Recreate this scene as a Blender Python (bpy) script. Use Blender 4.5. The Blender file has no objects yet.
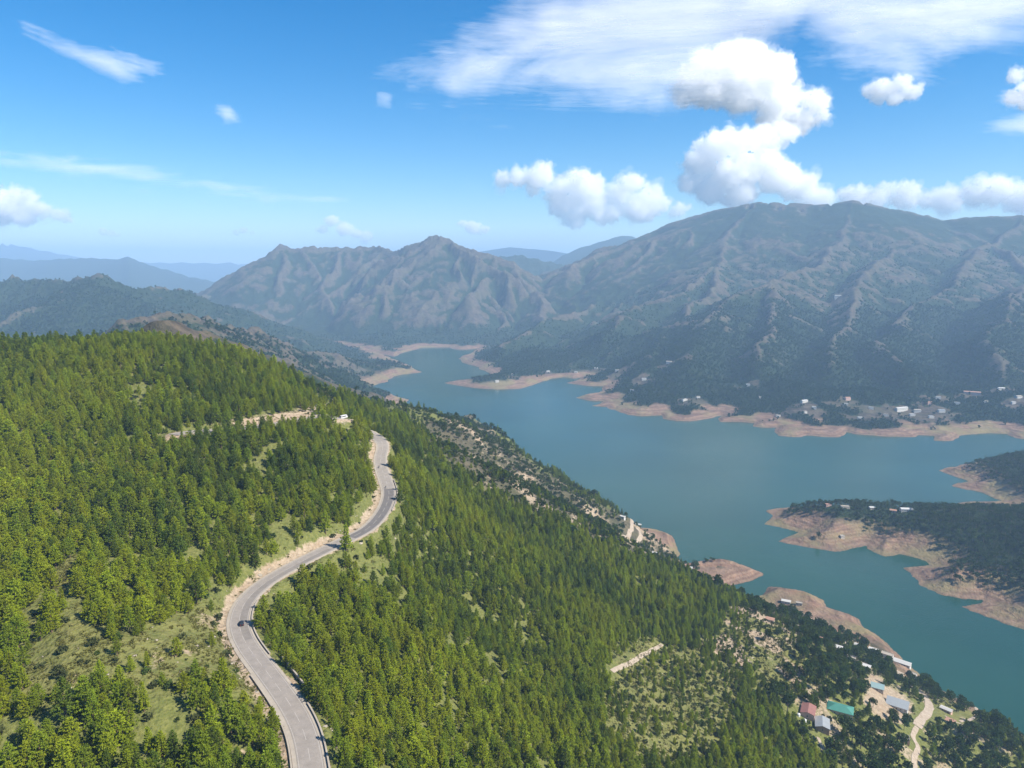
import bpy, bmesh, math, random
import numpy as np
from mathutils import Vector, Matrix

rng = np.random.default_rng(7)
random.seed(7)
scn = bpy.context.scene
col = scn.collection
R = math.radians

# ------------------------------------------------------------------ camera, sky, sun, exposure
CAM_Z = 450.0            # height of the viewpoint above the lake (lake surface is z = 0)
PITCH = 9.51             # degrees below the horizon
FPX = 710.0              # focal length in pixels of a 1024 wide frame
cam_d = bpy.data.cameras.new('camera')
cam = bpy.data.objects.new('camera', cam_d)
col.objects.link(cam)
cam_d.sensor_width = 36.0
cam_d.lens = FPX / 1024 * 36.0
cam_d.clip_start = 1.0
cam_d.clip_end = 120000.0
cam.location = (0, 0, CAM_Z)
cam.rotation_euler = (R(90 - PITCH), 0, 0)
scn.camera = cam

SUN_ELEV = 45.0
SUN_DIR = Vector((0.92, -0.39, 0)).normalized()          # horizontal direction towards the sun
world = bpy.data.worlds.new('World')
scn.world = world
world.use_nodes = True
wn, wl = world.node_tree.nodes, world.node_tree.links
wn.clear()
wo = wn.new('ShaderNodeOutputWorld')
bg = wn.new('ShaderNodeBackground')
sky = wn.new('ShaderNodeTexSky')
sky.sky_type = 'NISHITA'
sky.sun_disc = False
sky.sun_elevation = R(SUN_ELEV)
sky.sun_rotation = math.atan2(SUN_DIR.x, SUN_DIR.y)
sky.altitude = 600
sky.air_density = 1.0
sky.dust_density = 0.4
sky.ozone_density = 3.0
hs = wn.new('ShaderNodeHueSaturation')
hs.inputs['Saturation'].default_value = 1.5
hs.inputs['Hue'].default_value = 0.500
wl.new(sky.outputs[0], hs.inputs['Color'])
wl.new(hs.outputs[0], bg.inputs['Color'])
bg.inputs['Strength'].default_value = 0.080
wl.new(bg.outputs[0], wo.inputs['Surface'])

sun_d = bpy.data.lights.new('sun', 'SUN')
sun_d.energy = 5.0
sun_d.angle = R(0.5)
sun_d.color = (1.0, 0.93, 0.82)
sun = bpy.data.objects.new('sun', sun_d)
col.objects.link(sun)
sv = Vector((SUN_DIR.x * math.cos(R(SUN_ELEV)), SUN_DIR.y * math.cos(R(SUN_ELEV)), math.sin(R(SUN_ELEV))))
sun.rotation_euler = sv.to_track_quat('Z', 'Y').to_euler()
sun.location = (400, -300, 1200)

scn.view_settings.view_transform = 'Standard'
scn.view_settings.look = 'None'
scn.view_settings.exposure = 1.0
scn.view_settings.gamma = 1.0
scn.view_settings.use_curve_mapping = False
scn.cycles.use_denoising = True
scn.cycles.max_bounces = 40
scn.cycles.diffuse_bounces = 3
scn.cycles.glossy_bounces = 2
scn.cycles.transmission_bounces = 2
scn.cycles.volume_bounces = 40
scn.cycles.transparent_max_bounces = 160
scn.cycles.use_adaptive_sampling = True
HAZE_DENSITY = 0.95e-4

rgt = np.random.default_rng(21)
# ------------------------------------------------------------------ helpers
SP, CP = math.sin(R(PITCH)), math.cos(R(PITCH))

def ray(px, py):
    u = (np.asarray(px, float) - 512) / FPX
    v = (np.asarray(py, float) - 384) / FPX
    return u, CP - v * SP, -SP - v * CP

def at_y(px, py, y):
    a, b, c = ray(px, py)
    t = y / b
    return np.array([a * t, y, CAM_Z + c * t])

def at_z(px, py, z):
    a, b, c = ray(px, py)
    t = (z - CAM_Z) / c
    return np.array([a * t, b * t, z + 0 * t])

def project(x, y, z):
    dz = z - CAM_Z
    f = y * CP - dz * SP
    up = y * SP + dz * CP
    f = np.where(np.abs(f) < 1e-6, 1e-6, f)
    return 512 + FPX * x / f, 384 - FPX * up / f, f

def sstep(a, b, x):
    t = np.clip((x - a) / (b - a), 0, 1)
    return t * t * (3 - 2 * t)

_perm = np.random.default_rng(3).permutation(512)
_perm = np.concatenate([_perm, _perm])
_ga = np.random.default_rng(4).uniform(0, 2 * np.pi, 512)
_gx, _gy = np.cos(_ga), np.sin(_ga)

def perlin(x, y, seed=0):
    xi = np.floor(x).astype(np.int64); yi = np.floor(y).astype(np.int64)
    fx = x - xi; fy = y - yi
    u = fx * fx * fx * (fx * (fx * 6 - 15) + 10)
    v = fy * fy * fy * (fy * (fy * 6 - 15) + 10)
    def g(ix, iy, dx, dy):
        h = _perm[(_perm[(ix + seed * 37) & 511] + iy) & 511]
        return _gx[h] * dx + _gy[h] * dy
    a = g(xi, yi, fx, fy); b = g(xi + 1, yi, fx - 1, fy)
    c = g(xi, yi + 1, fx, fy - 1); d = g(xi + 1, yi + 1, fx - 1, fy - 1)
    return (a + u * (b - a) + v * (c - a + u * (a - b - c + d))) * 1.5

def perlin3(x, y, z, seed=0):
    xi, yi, zi = (np.floor(v).astype(np.int64) for v in (x, y, z))
    fx, fy, fz = x - xi, y - yi, z - zi
    u, v, w = (t * t * t * (t * (t * 6 - 15) + 10) for t in (fx, fy, fz))
    r = 0
    for a in (0, 1):
        for b in (0, 1):
            for c in (0, 1):
                h = _perm[(_perm[(_perm[(xi + a + seed * 37) & 511] + yi + b) & 511] + zi + c) & 511]
                g1, g2 = _ga[h], _ga[(h + 77) & 511]
                d = np.cos(g1) * np.sin(g2) * (fx - a) + np.sin(g1) * np.sin(g2) * (fy - b) + np.cos(g2) * (fz - c)
                r = r + d * (u if a else 1 - u) * (v if b else 1 - v) * (w if c else 1 - w)
    return r * 1.6

def fbm(x, y, scale, octaves=5, seed=0, gain=0.5):
    s = 0; amp = 1.0; f = 1.0 / scale; n = 0
    for o in range(octaves):
        s = s + amp * perlin(x * f, y * f, seed + o); n += amp
        amp *= gain; f *= 2.03
    return s / n

def ridged(x, y, scale, octaves=5, seed=0, gain=0.5):
    s = 0; amp = 1.0; f = 1.0 / scale; n = 0; w = 1.0
    for o in range(octaves):
        r = (1 - np.abs(perlin(x * f, y * f, seed + o))) ** 2
        s = s + amp * r * w; n += amp
        w = np.clip(r * 1.4, 0, 1)
        amp *= gain; f *= 2.07
    return s / n

def inside(px, py, poly):
    p = np.asarray(poly, float)
    r = np.zeros(np.shape(px), bool)
    j = len(p) - 1
    for i in range(len(p)):
        xi, yi = p[i]; xj, yj = p[j]
        c = ((yi > py) != (yj > py)) & (px < (xj - xi) * (py - yi) / (yj - yi + 1e-12) + xi)
        r ^= c
        j = i
    return r

def seg_dist(x, y, pts):
    d = np.full(np.shape(x), 1e9)
    for (x0, y0), (x1, y1) in zip(pts[:-1], pts[1:]):
        dx, dy = x1 - x0, y1 - y0
        t = np.clip(((x - x0) * dx + (y - y0) * dy) / (dx * dx + dy * dy + 1e-9), 0, 1)
        np.minimum(d, (x - x0 - t * dx) ** 2 + (y - y0 - t * dy) ** 2, out=d)
    return np.sqrt(d)

def tag(o, label=None, cat=None, group=None, kind=None):
    if label: o['label'] = label
    if cat: o['category'] = cat
    if group: o['group'] = group
    if kind: o['kind'] = kind
    return o

def empty(name, loc=(0, 0, 0), rz=0.0):
    o = bpy.data.objects.new(name, None)
    o.location = loc
    o.rotation_euler = (0, 0, rz)
    o.empty_display_size = 0.5
    col.objects.link(o)
    return o

def mesh_obj(name, verts, faces, mats, parent=None, smooth=False, midx=None):
    me = bpy.data.meshes.new(name)
    me.from_pydata([tuple(map(float, v)) for v in verts], [], [tuple(f) for f in faces])
    for m in (mats if isinstance(mats, (list, tuple)) else [mats]):
        me.materials.append(m)
    if midx is not None:
        me.polygons.foreach_set('material_index', np.asarray(midx, np.int32))
    if smooth:
        me.polygons.foreach_set('use_smooth', np.ones(len(me.polygons), bool))
    me.update()
    o = bpy.data.objects.new(name, me)
    col.objects.link(o)
    if parent is not None:
        o.parent = parent
    return o

def grid_mesh(name, P, mat, mask=None):
    """P: (n, m, 3) array -> quad sheet"""
    n, m = P.shape[:2]
    idx = np.arange(n * m).reshape(n, m)
    q = np.stack([idx[:-1, :-1], idx[:-1, 1:], idx[1:, 1:], idx[1:, :-1]], -1).reshape(-1, 4)
    if mask is not None:
        q = q[mask.reshape(-1)]
    used, inv = np.unique(q, return_inverse=True)
    q = inv.reshape(-1, 4)
    V = P.reshape(-1, 3)[used]
    me = bpy.data.meshes.new(name)
    me.vertices.add(len(V)); me.vertices.foreach_set('co', V.astype(np.float32).ravel())
    me.loops.add(q.size); me.loops.foreach_set('vertex_index', q.astype(np.int32).ravel())
    me.polygons.add(len(q))
    me.polygons.foreach_set('loop_start', np.arange(0, q.size, 4, dtype=np.int32))
    me.polygons.foreach_set('loop_total', np.full(len(q), 4, np.int32))
    me.update(calc_edges=True)
    me.polygons.foreach_set('use_smooth', np.ones(len(q), bool))
    me.materials.append(mat)
    o = bpy.data.objects.new(name, me)
    col.objects.link(o)
    return o, used

def add_attr(o, name, vals):
    a = o.data.attributes.new(name, 'FLOAT', 'POINT')
    a.data.foreach_set('value', np.asarray(vals, np.float32))

class NT:
    """small node-tree writer"""
    def __init__(self, name):
        self.m = bpy.data.materials.new(name)
        self.m.use_nodes = True
        self.t = self.m.node_tree
        self.n, self.l = self.t.nodes, self.t.links
        self.n.clear()
        self.out = self.n.new('ShaderNodeOutputMaterial')
    def node(self, typ, **kw):
        nd = self.n.new('ShaderNode' + typ)
        for k, v in kw.items():
            setattr(nd, k, v)
        return nd
    def set(self, sock, v):
        if isinstance(v, bpy.types.NodeSocket):
            self.l.new(v, sock)
        elif v is not None:
            if sock.type == 'RGBA' and len(v) == 3:
                v = (*v, 1)
            sock.default_value = v
    def math(self, op, a, b=None, clamp=False):
        nd = self.node('Math', operation=op, use_clamp=clamp)
        self.set(nd.inputs[0], a)
        if b is not None: self.set(nd.inputs[1], b)
        return nd.outputs[0]
    def mix(self, f, a, b, blend='MIX'):
        nd = self.node('Mix', data_type='RGBA', blend_type=blend)
        self.set(nd.inputs[0], f); self.set(nd.inputs[6], a); self.set(nd.inputs[7], b)
        return nd.outputs[2]
    def attr(self, name):
        return self.node('Attribute', attribute_name=name).outputs['Fac']
    def pos(self):
        return self.node('NewGeometry').outputs['Position']
    def noise(self, scale, detail=4, rough=0.55, vec=None, out='Fac', dist=0.0):
        nd = self.node('TexNoise')
        nd.inputs['Scale'].default_value = scale
        nd.inputs['Detail'].default_value = detail
        nd.inputs['Roughness'].default_value = rough
        nd.inputs['Distortion'].default_value = dist
        self.l.new(vec if vec is not None else self.pos(), nd.inputs['Vector'])
        return nd.outputs[0 if out == 'Fac' else 1]
    def ramp(self, f, stops, interp='LINEAR'):
        nd = self.node('ValToRGB')
        cr = nd.color_ramp
        cr.interpolation = interp
        while len(cr.elements) < len(stops): cr.elements.new(0.5)
        for e, (p, c) in zip(cr.elements, stops):
            e.position = p
            e.color = (c, c, c, 1) if not isinstance(c, (tuple, list)) else (*c[:3], 1)
        self.set(nd.inputs[0], f)
        return nd.outputs[0]
    def principled(self, color, rough=0.9, spec=0.2, **kw):
        b = self.node('BsdfPrincipled')
        self.set(b.inputs['Base Color'], color)
        self.set(b.inputs['Roughness'], rough)
        self.set(b.inputs['Specular IOR Level'], spec)
        for k, v in kw.items():
            self.set(b.inputs[k], v)
        self.l.new(b.outputs[0], self.out.inputs['Surface'])
        return b
    def bump(self, h, strength, distance=1.0):
        b = self.node('Bump')
        b.inputs['Strength'].default_value = strength
        b.inputs['Distance'].default_value = distance
        self.l.new(h, b.inputs['Height'])
        return b.outputs[0]

def plain(name, c, rough=0.8, var=0.25, scale=3.0, spec=0.25, metallic=0.0):
    """weathered one-colour paint/stone/metal: colour broken by two noises in object space"""
    k = NT(name)
    tc = k.node('TexCoord').outputs['Object']
    n = k.noise(scale, 5, 0.6, tc)
    n2 = k.noise(scale * 0.23, 3, 0.5, tc)
    f = k.math('MULTIPLY_ADD', n, 0.6)
    k.n[-1].inputs[2].default_value = 0.2
    a = k.math('ADD', f, k.math('MULTIPLY', n2, 0.4))
    col_ = k.mix(k.ramp(a, [(0.3, 0.0), (0.85, 1.0)]), tuple(x * (1 - var) for x in c), tuple(min(1, x * (1 + var)) for x in c))
    k.principled(col_, rough, spec, Metallic=metallic)
    return k.m
# ------------------------------------------------------------------ terrain: shorelines, ridges, near hillside
def shore(px):
    p = np.array(px, float)
    w = at_z(p[:, 0], p[:, 1], 0.0)
    return np.stack([w[0], w[1]], 1)

FAR = shore([(300,341.5),(345,345),(393,356.5),(408,351),(422,347.8),(448,347.2),(457,349.5),(466,349.5),(478,348.6),(470,353),(457,359),(465,363),(478,367),(489,373),(486,377.5),
 (464,380.5),(442.5,383),(455,385),(472,388),(498,389.5),(522,388.6),(536,383),(550,379.5),(563,377),(574,378.5),(583,377),(576,381),(566,383),(578,384.5),(589,386),
 (605,386.5),(603,391),(590,394),(573,398),(589,401),(604,402),(601,404),(593,405.6),(605,407),(615,410.6),(626,415),(640,416.5),(661.6,415),(664,419),(678,421),(692,421),
 (712,418),(722.5,415.5),(720,419),(722.5,421.6),(740,421.5),(755.5,423),(754,426),(764,427.5),(777,427.5),(775,432),(778,435.5),(800,437.5),(814,436),(840,437),
 (843,431.5),(848,432.5),(850,433.6),(880,436.5),(912,437),(917,434.5),(931,435),(933,440),(951,440.5),(961,435.4),(982,434),(1007,433.5),(1018,438.8),
 (1060,441),(1130,446),(1260,452)])
FAR = np.concatenate([FAR, [[9000, FAR[-1, 1]], [9000, 40000], [-20000, 40000], [-20000, FAR[0, 1]]]])
SPIT = shore([(1300,488),(1060,458),(1000,457),(962,464),(941,470.7),(949,474),(958,477.7),(969.6,481.7),(960,483),(952.7,486),(966,489),(981,492),(994,498.6),(1001,500.5),(981,501.5),
 (956.6,503.5),(962,506),(968,509),(990,509.5),(1004,508.5),(1014,507),(985,511),(950,511),(900,508.5),(850,507.5),(810,507),(781,508),(768,511.6),(774,516),(771,520),
 (765,524.6),(783,528.5),(799,532.4),(788,536.5),(777,541),(790,544.5),(807,548),(835.5,552),(850,550),(859,546.7),(866,544.5),(868,549),(874.5,553),(883.7,557),(893,556),(900.6,554.3),
 (913,557),(926.6,561),(929,564.5),(917,566.5),(906,569.4),(913,575),(919,582),(921,586),(931,590.5),(942,594),(962,598.5),(984,600),(982,603),(970,604.5),(959,606.6),
 (976,613),(992,618.5),(1007,623.5),(1024,629.5),(1070,650),(1150,680),(1330,720)])
NEAR = shore([(300,342.5),(330,345),(357,347),(378,352),(392,359),(410,366),(421,371.8),(410,373.5),(398.6,375.4),(390,378.5),(384,382),(372,386.5),(380,392),(392,394.5),(409,399.5),(404,402.5),(397,405),(404,412),(418,424),
 (440,434),(470,445),(510,467),(550,493),(600,513),(645,531),(660,533.5),(672,537),(676,545),(681,554),(678,558),(674,562.5),(679,566),(688,564.5),(700,561.5),(715,560),(735,563.5),(750,568.5),(764,573.7),
 (750,579.5),(734.5,583.5),(725,587.4),(722,594),(735,600),(756,596),(764,590.5),(768,586.4),(780,588.5),(794,591),(810,595),(822.5,601.4),(826,609),(843,613.5),(861.5,619.6),(865.5,627.5),(882,638),
 (900,655),(912,669),(940,690),(974,708),(1024,735),(1080,765),(1200,830),(1400,950)])
NEAR = np.concatenate([NEAR, [[2500, -500], [-20000, -500], [-20000, NEAR[0, 1]]]])

def land_sdf(x, y):
    """metres inland (+) or out on the lake (-)"""
    best = np.full(x.shape, -1e9)
    for poly, cut in ((FAR, 6000), (SPIT, 3500), (NEAR, 6000)):
        closed = np.concatenate([poly, poly[:1]])
        d = np.full(x.shape, 1500.0)
        lim = (np.hypot(x, y) < cut)
        d[lim] = np.minimum(d[lim], seg_dist(x[lim], y[lim], closed))
        d = np.where(inside(x, y, poly), d, -d)
        best = np.maximum(best, d)
    return best

def poly3(pts):
    return [tuple(float(c) for c in at_y(a, b, d)) for a, b, d in pts]

RIDGES = {
 'dark':  [[(-260,292,3500),(-120,285,3600),(0,278,3500),(30,283,3450),(61,285,3400),(94,278,3350),(127,290,3400),(162,292,3500),(188,295,3600),(218,303,3700),(270,320,3800),(320,335,3900)]],
 'grey':  [[(120,322,1700),(175,316,1800),(210,320,2000),(250,326,2200),(290,333,2450),(330,342,2650),(370,355,2850),(400,364,2950)]],
 'bare':  [[(120,332,740),(150,325,760),(165,322,800),(200,335,850),(250,353,950),(300,372,1050),(340,386,1250),(375,395,1600),(400,399,2100)]],
 'rocky': [[(180,300,5700),(200,291,5600),(223,283,5500),(260,260,5400),(280,247.5,5400),(300,250,5400),(340,250,5450),(370,247.5,5450),(395,253.5,5300),(425,247.5,5200),(442.5,238.5,5100),(465,247.5,5050),(500,260,5000),(512,265,4950),(542,287,4800),(587,306,4600),(610,330,4300)],
           [(442.5,239,5100),(420,275,4850),(395,305,4600),(375,325,4350),(362,339,4250)],
           [(300,250,5400),(325,285,5000),(340,320,4550)],
           [(370,248,5450),(372,285,5000),(365,318,4600)],
           [(465,248,5050),(485,290,4650),(500,320,4300),(480,342,4080)],
           [(442.5,239,5100),(447,285,4700),(440,320,4350),(430,342,4100)],
           [(512,265,4950),(540,300,4450),(545,325,4150)]],
 'back':  [[(460,262,7000),(500,254,7000),(537,257,7000),(562,262,7000),(600,272,7000)]],
 'great': [[(520,285,5700),(549,272,5600),(602,250,5500),(657,227,5400),(707,212,5300),(762,201.5,5200),(812,205,5100),(852,200,5000),(892,209,5000),(937,217,5000),(972,215,4900),(1024,215,4800),(1120,225,4700),(1250,240,4600),(1400,260,4500)],
           [(657,227,5400),(655,260,4900),(640,290,4400),(600,320,3900),(565,343,3400)],
           [(640,290,4400),(600,303,4300),(560,318,3900),(520,335,3500),(492,350,3200)],
           [(762,201.5,5200),(722,236,4700),(716,262,4300),(682,288,3900),(632,312,3500),(606,340,3150)],
           [(716,262,4300),(700,300,3650),(668,335,3050),(650,362,2600)],
           [(852,200,5000),(838,238,4450),(816,262,4000),(764,284,3550),(722,304,3200),(703,330,2850),(692,362,2480)],
           [(764,284,3550),(775,315,3050),(760,345,2650),(765,372,2350)],
           [(937,217,5000),(900,245,4350),(872,264,3850),(850,300,3300),(842,330,2850),(828,364,2400)],
           [(1024,215,4800),(985,250,4200),(962,285,3600),(905,312,3150),(884,342,2650),(908,374,2280)],
           [(1120,225,4700),(1078,262,3800),(1012,298,3200),(992,335,2650),(1004,368,2320)],
           [(1250,240,4600),(1220,290,3500),(1160,340,2700)]],
}

GX0, GX1, GY0, GY1, GS = -5200.0, 6200.0, 700.0, 7800.0, 14.0
gx = np.arange(GX0, GX1, GS); gy = np.arange(GY0, GY1, GS)
RAS = np.full((len(gy), len(gx)), 0.0)
RID = np.zeros(RAS.shape, np.int8)

def stamp(p, q, k, rid, w0=0.0):
    """raise the ground to a ridge segment with side slope k"""
    zt = max(p[2], q[2])
    if zt < 5: return
    rad = zt / k
    i0 = max(0, int((min(p[0], q[0]) - rad - GX0) / GS)); i1 = min(len(gx), int((max(p[0], q[0]) + rad - GX0) / GS) + 2)
    j0 = max(0, int((min(p[1], q[1]) - rad - GY0) / GS)); j1 = min(len(gy), int((max(p[1], q[1]) + rad - GY0) / GS) + 2)
    if i0 >= i1 or j0 >= j1: return
    X = gx[None, i0:i1]; Y = gy[j0:j1, None]
    dx, dy = q[0] - p[0], q[1] - p[1]
    t = np.clip(((X - p[0]) * dx + (Y - p[1]) * dy) / (dx * dx + dy * dy + 1e-6), 0, 1)
    d = np.sqrt((X - p[0] - t * dx) ** 2 + (Y - p[1] - t * dy) ** 2)
    h = p[2] + t * (q[2] - p[2]) - k * d * (0.8 + 0.2 * np.exp(-d / 120.0))
    sub = RAS[j0:j1, i0:i1]
    m = h > sub
    sub[m] = h[m]
    RID[j0:j1, i0:i1][m] = rid

def spurs(pts, rid, level, spacing, kside, drop, maxlen):
    rr = random
    side = 1
    acc = rr.uniform(0, spacing)
    for p, q in zip(pts[:-1], pts[1:]):
        L = math.hypot(q[0] - p[0], q[1] - p[1])
        if L < 1: continue
        ux, uy = (q[0] - p[0]) / L, (q[1] - p[1]) / L
        while acc < L:
            t = acc / L
            x, y, z = p[0] + (q[0] - p[0]) * t, p[1] + (q[1] - p[1]) * t, p[2] + (q[2] - p[2]) * t
            acc += spacing * rr.uniform(0.6, 1.4)
            side = -side
            if z < 40: continue
            tilt = R(rr.uniform(50, 85))
            sgn = 1 if q[2] < p[2] else -1          # spurs lean down the ridge
            fx, fy = ux * sgn, uy * sgn
            dx = fx * math.cos(tilt) - side * fy * math.sin(tilt)
            dy = fy * math.cos(tilt) + side * fx * math.sin(tilt)
            length = min(maxlen, z / drop) * rr.uniform(0.6, 1.1)
            n = max(3, int(length / 90))
            line = [(x, y, z)]
            cx, cy, cz = x, y, z - 3
            ang = math.atan2(dy, dx)
            dr = drop * rr.uniform(0.8, 1.25)
            for s in range(n):
                ang += rr.uniform(-0.3, 0.3)
                st = length / n
                cx += math.cos(ang) * st; cy += math.sin(ang) * st
                cz -= dr * st * (1.25 - 0.5 * s / n) * rr.uniform(0.6, 1.3)
                line.append((cx, cy, cz))
                if cz < 3: break
            for a, b in zip(line[:-1], line[1:]):
                stamp(a, b, kside, rid)
            if level > 1:
                spurs(line, rid, level - 1, spacing * 0.45, kside * 1.25, drop * 1.3, maxlen * 0.4)
        acc -= L

PAR = {'dark': (0.52, 2, 210, 0.8, 0.33, 800), 'grey': (0.52, 2, 130, 1.0, 0.42, 420), 'bare': (0.72, 1, 110, 1.0, 0.6, 240),
       'rocky': (0.80, 3, 150, 1.2, 0.50, 700), 'back': (0.4, 1, 400, 0.6, 0.4, 900), 'great': (0.58, 3, 270, 0.76, 0.36, 1000)}
RNAMES = list(RIDGES)
for rid, nm in enumerate(RNAMES):
    k, lev, sp, ks, dr, ml = PAR[nm]
    for line in RIDGES[nm]:
        pts = poly3(line)
        for a, b in zip(pts[:-1], pts[1:]):
            stamp(a, b, k, rid)
        spurs(pts, rid, lev, sp, ks, dr, ml)

def blur(a, n):
    for _ in range(n):
        a = (a + np.roll(a, 1, 0) + np.roll(a, -1, 0)) / 3
        a = (a + np.roll(a, 1, 1) + np.roll(a, -1, 1)) / 3
    return a
REL = RAS - blur(RAS, 14)           # + on crests, - in gullies
# drainage-like darkness: gullies hold the woods

def ras_sample(A, x, y):
    fx = np.clip((x - GX0) / GS, 0, len(gx) - 1.001); fy = np.clip((y - GY0) / GS, 0, len(gy) - 1.001)
    i = fx.astype(int); j = fy.astype(int); a = fx - i; b = fy - j
    return (A[j, i] * (1 - a) * (1 - b) + A[j, i + 1] * a * (1 - b) + A[j + 1, i] * (1 - a) * b + A[j + 1, i + 1] * a * b)

# road centre line: pixel + height, then a smooth curve
ROAD_PX = [(330,900,305),(322,850,305),(315,800,305),(310,760,305),(304,732.6,305),(290.6,705.5,305),(268,673.7,305),(250,650,305),(241,633,305),(239.5,617,305),(247.6,599,305),(268,581,305),
 (299.7,562.7,305),(336,544.6,305),(367.6,528.7,305),(383.5,510.6,305),(389,494,306),(386,481,307),(381.5,468,309.5),(380.5,457,312),(383,448,315),(381.5,441.5,318)]
rp = [at_z(a, b, c) for a, b, c in ROAD_PX]
rp += [at_y(372, 433.5, 552), at_y(358, 424, 545), at_y(344, 418.5, 512), at_z(320, 417.5, 341), at_z(292, 421, 342), at_z(262, 426, 343), at_z(225, 429.5, 345), at_z(190, 432, 347), at_z(172, 435, 348)]
rp = np.array(rp)

def spline(P, step):
    P = np.asarray(P, float)
    E = np.concatenate([[2 * P[0] - P[1]], P, [2 * P[-1] - P[-2]]])
    out = []
    for i in range(1, len(E) - 2):
        p0, p1, p2, p3 = E[i - 1], E[i], E[i + 1], E[i + 2]
        for t in np.linspace(0, 1, 24, endpoint=False):
            out.append(0.5 * ((2 * p1) + (-p0 + p2) * t + (2 * p0 - 5 * p1 + 4 * p2 - p3) * t * t + (-p0 + 3 * p1 - 3 * p2 + p3) * t ** 3))
    out.append(P[-1])
    out = np.array(out)
    s = np.concatenate([[0], np.cumsum(np.linalg.norm(np.diff(out, axis=0), axis=1))])
    q = np.arange(0, s[-1], step)
    return np.stack([np.interp(q, s, out[:, k]) for k in range(3)], 1)

ROAD = spline(rp, 2.0)
for _ in range(6):
    ROAD[1:-1] = (ROAD[:-2] + 2 * ROAD[1:-1] + ROAD[2:]) / 4
RT = np.gradient(ROAD, axis=0); RT[:, 2] = 0
RT /= np.linalg.norm(RT, axis=1)[:, None]
RN = np.stack([RT[:, 1], -RT[:, 0], 0 * RT[:, 0]], 1)            # to the right of the direction of travel (away from the camera)

# near hillside control points (px, py, forward distance)
CTRL = [(0,364,520),(60,351,550),(130,343,560),(220,364,560),(300,399,560),(322,412,545),(0,450,400),(0,550,290),(0,650,225),(0,768,180),(100,660,212),(100,500,335),(150,420,440),(200,700,203),
 (200,600,270),(100,768,179),(220,768,182),(60,590,252),(160,540,320),(230,480,390),(300,480,405),(340,470,440),(330,520,372),(270,540,335),(280,440,432),(200,445,420),(365,455,478),
 (450,768,234),(600,768,298),(800,768,400),(1024,768,520),(840,712,485),(700,643,520),(690,563,1015),(706,556,1020),(730,560,1018),(690,600,860),(725,607,800),(600,650,430),(560,560,560),(529,490,700),(595,528,720),(666,571,800),(450,500,520),(600,580,560),(800,640,590),
 (760,608,720),(850,664,600),(900,703,560),(950,720,560),(450,600,395),(400,560,400),(420,660,290),(350,640,285),(340,720,222),(520,700,320),(700,720,400),
 (450,450,690),(410,420,900),(395,405,1000),(437,427,1450),(455,420,1420),(470,417,1390),(487,427,1340),(505,443,1240),(560,481,1090),(620,516,985),(650,531,955),(420,470,580),(480,470,800),(430,440,880),(560,505,860),(640,556,860),(360,412,760),
 (-200,400,470),(-200,550,300),(-200,768,185),(-150,345,560),(-300,360,600),(1200,800,620),(1100,900,400),(300,1000,125),(700,1000,190),(0,1000,120),(-300,1000,130)]
cp = np.array([at_y(a, b, d) for a, b, d in CTRL])
extra = [(-330,800,300),(-500,800,290),(-180,820,250),(-700,800,280),(-900,600,330),(-420,1000,220),(0,60,300),(-120,60,300),(150,60,255),(-300,1300,120),(0,1300,130),(150,1500,40),(-700,1300,150),(600,300,20),(900,100,-60)]
shore_pts = [(px, py) for px, py in [(600,513),(681,554),(674,562.5),(700,570),(764,573.7),(734.5,583.5),(722,594),(768,586.4),(826,609),(865,627),(912,669),(974,708),(1024,735),(1100,775),(510,467),(440,434)]]
sp_w = np.array([at_z(a, b, -1.0) for a, b in shore_pts])
CP3 = np.concatenate([cp, np.array(extra, float), sp_w, ROAD[::14]])

def tps_fit(P, lam):
    s = 300.0
    X = P[:, :2] / s
    d2 = ((X[:, None] - X[None]) ** 2).sum(-1)
    K = np.where(d2 > 0, 0.5 * d2 * np.log(d2 + 1e-12), 0)
    n = len(P)
    A = np.zeros((n + 3, n + 3)); A[:n, :n] = K + lam * np.eye(n)
    A[:n, n] = 1; A[:n, n + 1:] = X; A[n, :n] = 1; A[n + 1:, :n] = X.T
    w = np.linalg.solve(A, np.concatenate([P[:, 2], np.zeros(3)]))
    return X, w, s
TX, TW, TS = tps_fit(CP3, 0.004)

def tps(x, y):
    xs = x / TS; ys = y / TS
    z = TW[-3] + TW[-2] * xs + TW[-1] * ys
    for (a, b), w in zip(TX, TW[:-3]):
        d2 = (xs - a) ** 2 + (ys - b) ** 2
        z = z + w * 0.5 * d2 * np.log(d2 + 1e-12)
    return z

FARR = [[(-400,270,10500),(-100,262,10500),(0,258,10000),(25,259,10000),(60,258,10000),(100,258.5,9800),(120,258,9800),(128,256,9800),(138,260,9700),(155,267,9600),(190,277,9500),(230,286,9300)],
        [(-300,255,17000),(-60,243,17000),(0,242,17000),(30,247,17000),(70,256,17000),(140,262,17500),(230,263,17500)],
        [(180,264,19000),(300,262,19000),(480,260,19000)],
        [(540,268,9000),(567,253,9200),(590,244,9300),(612,237,9400),(622,235.5,9400),(632,236.5,9400),(660,245,9400),(720,250,9400)],
        [(440,257,13000),(480,251,13000),(510,247,13000),(540,250,13000),(580,254,13000)]]
FARR = [poly3(l) for l in FARR]

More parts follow.
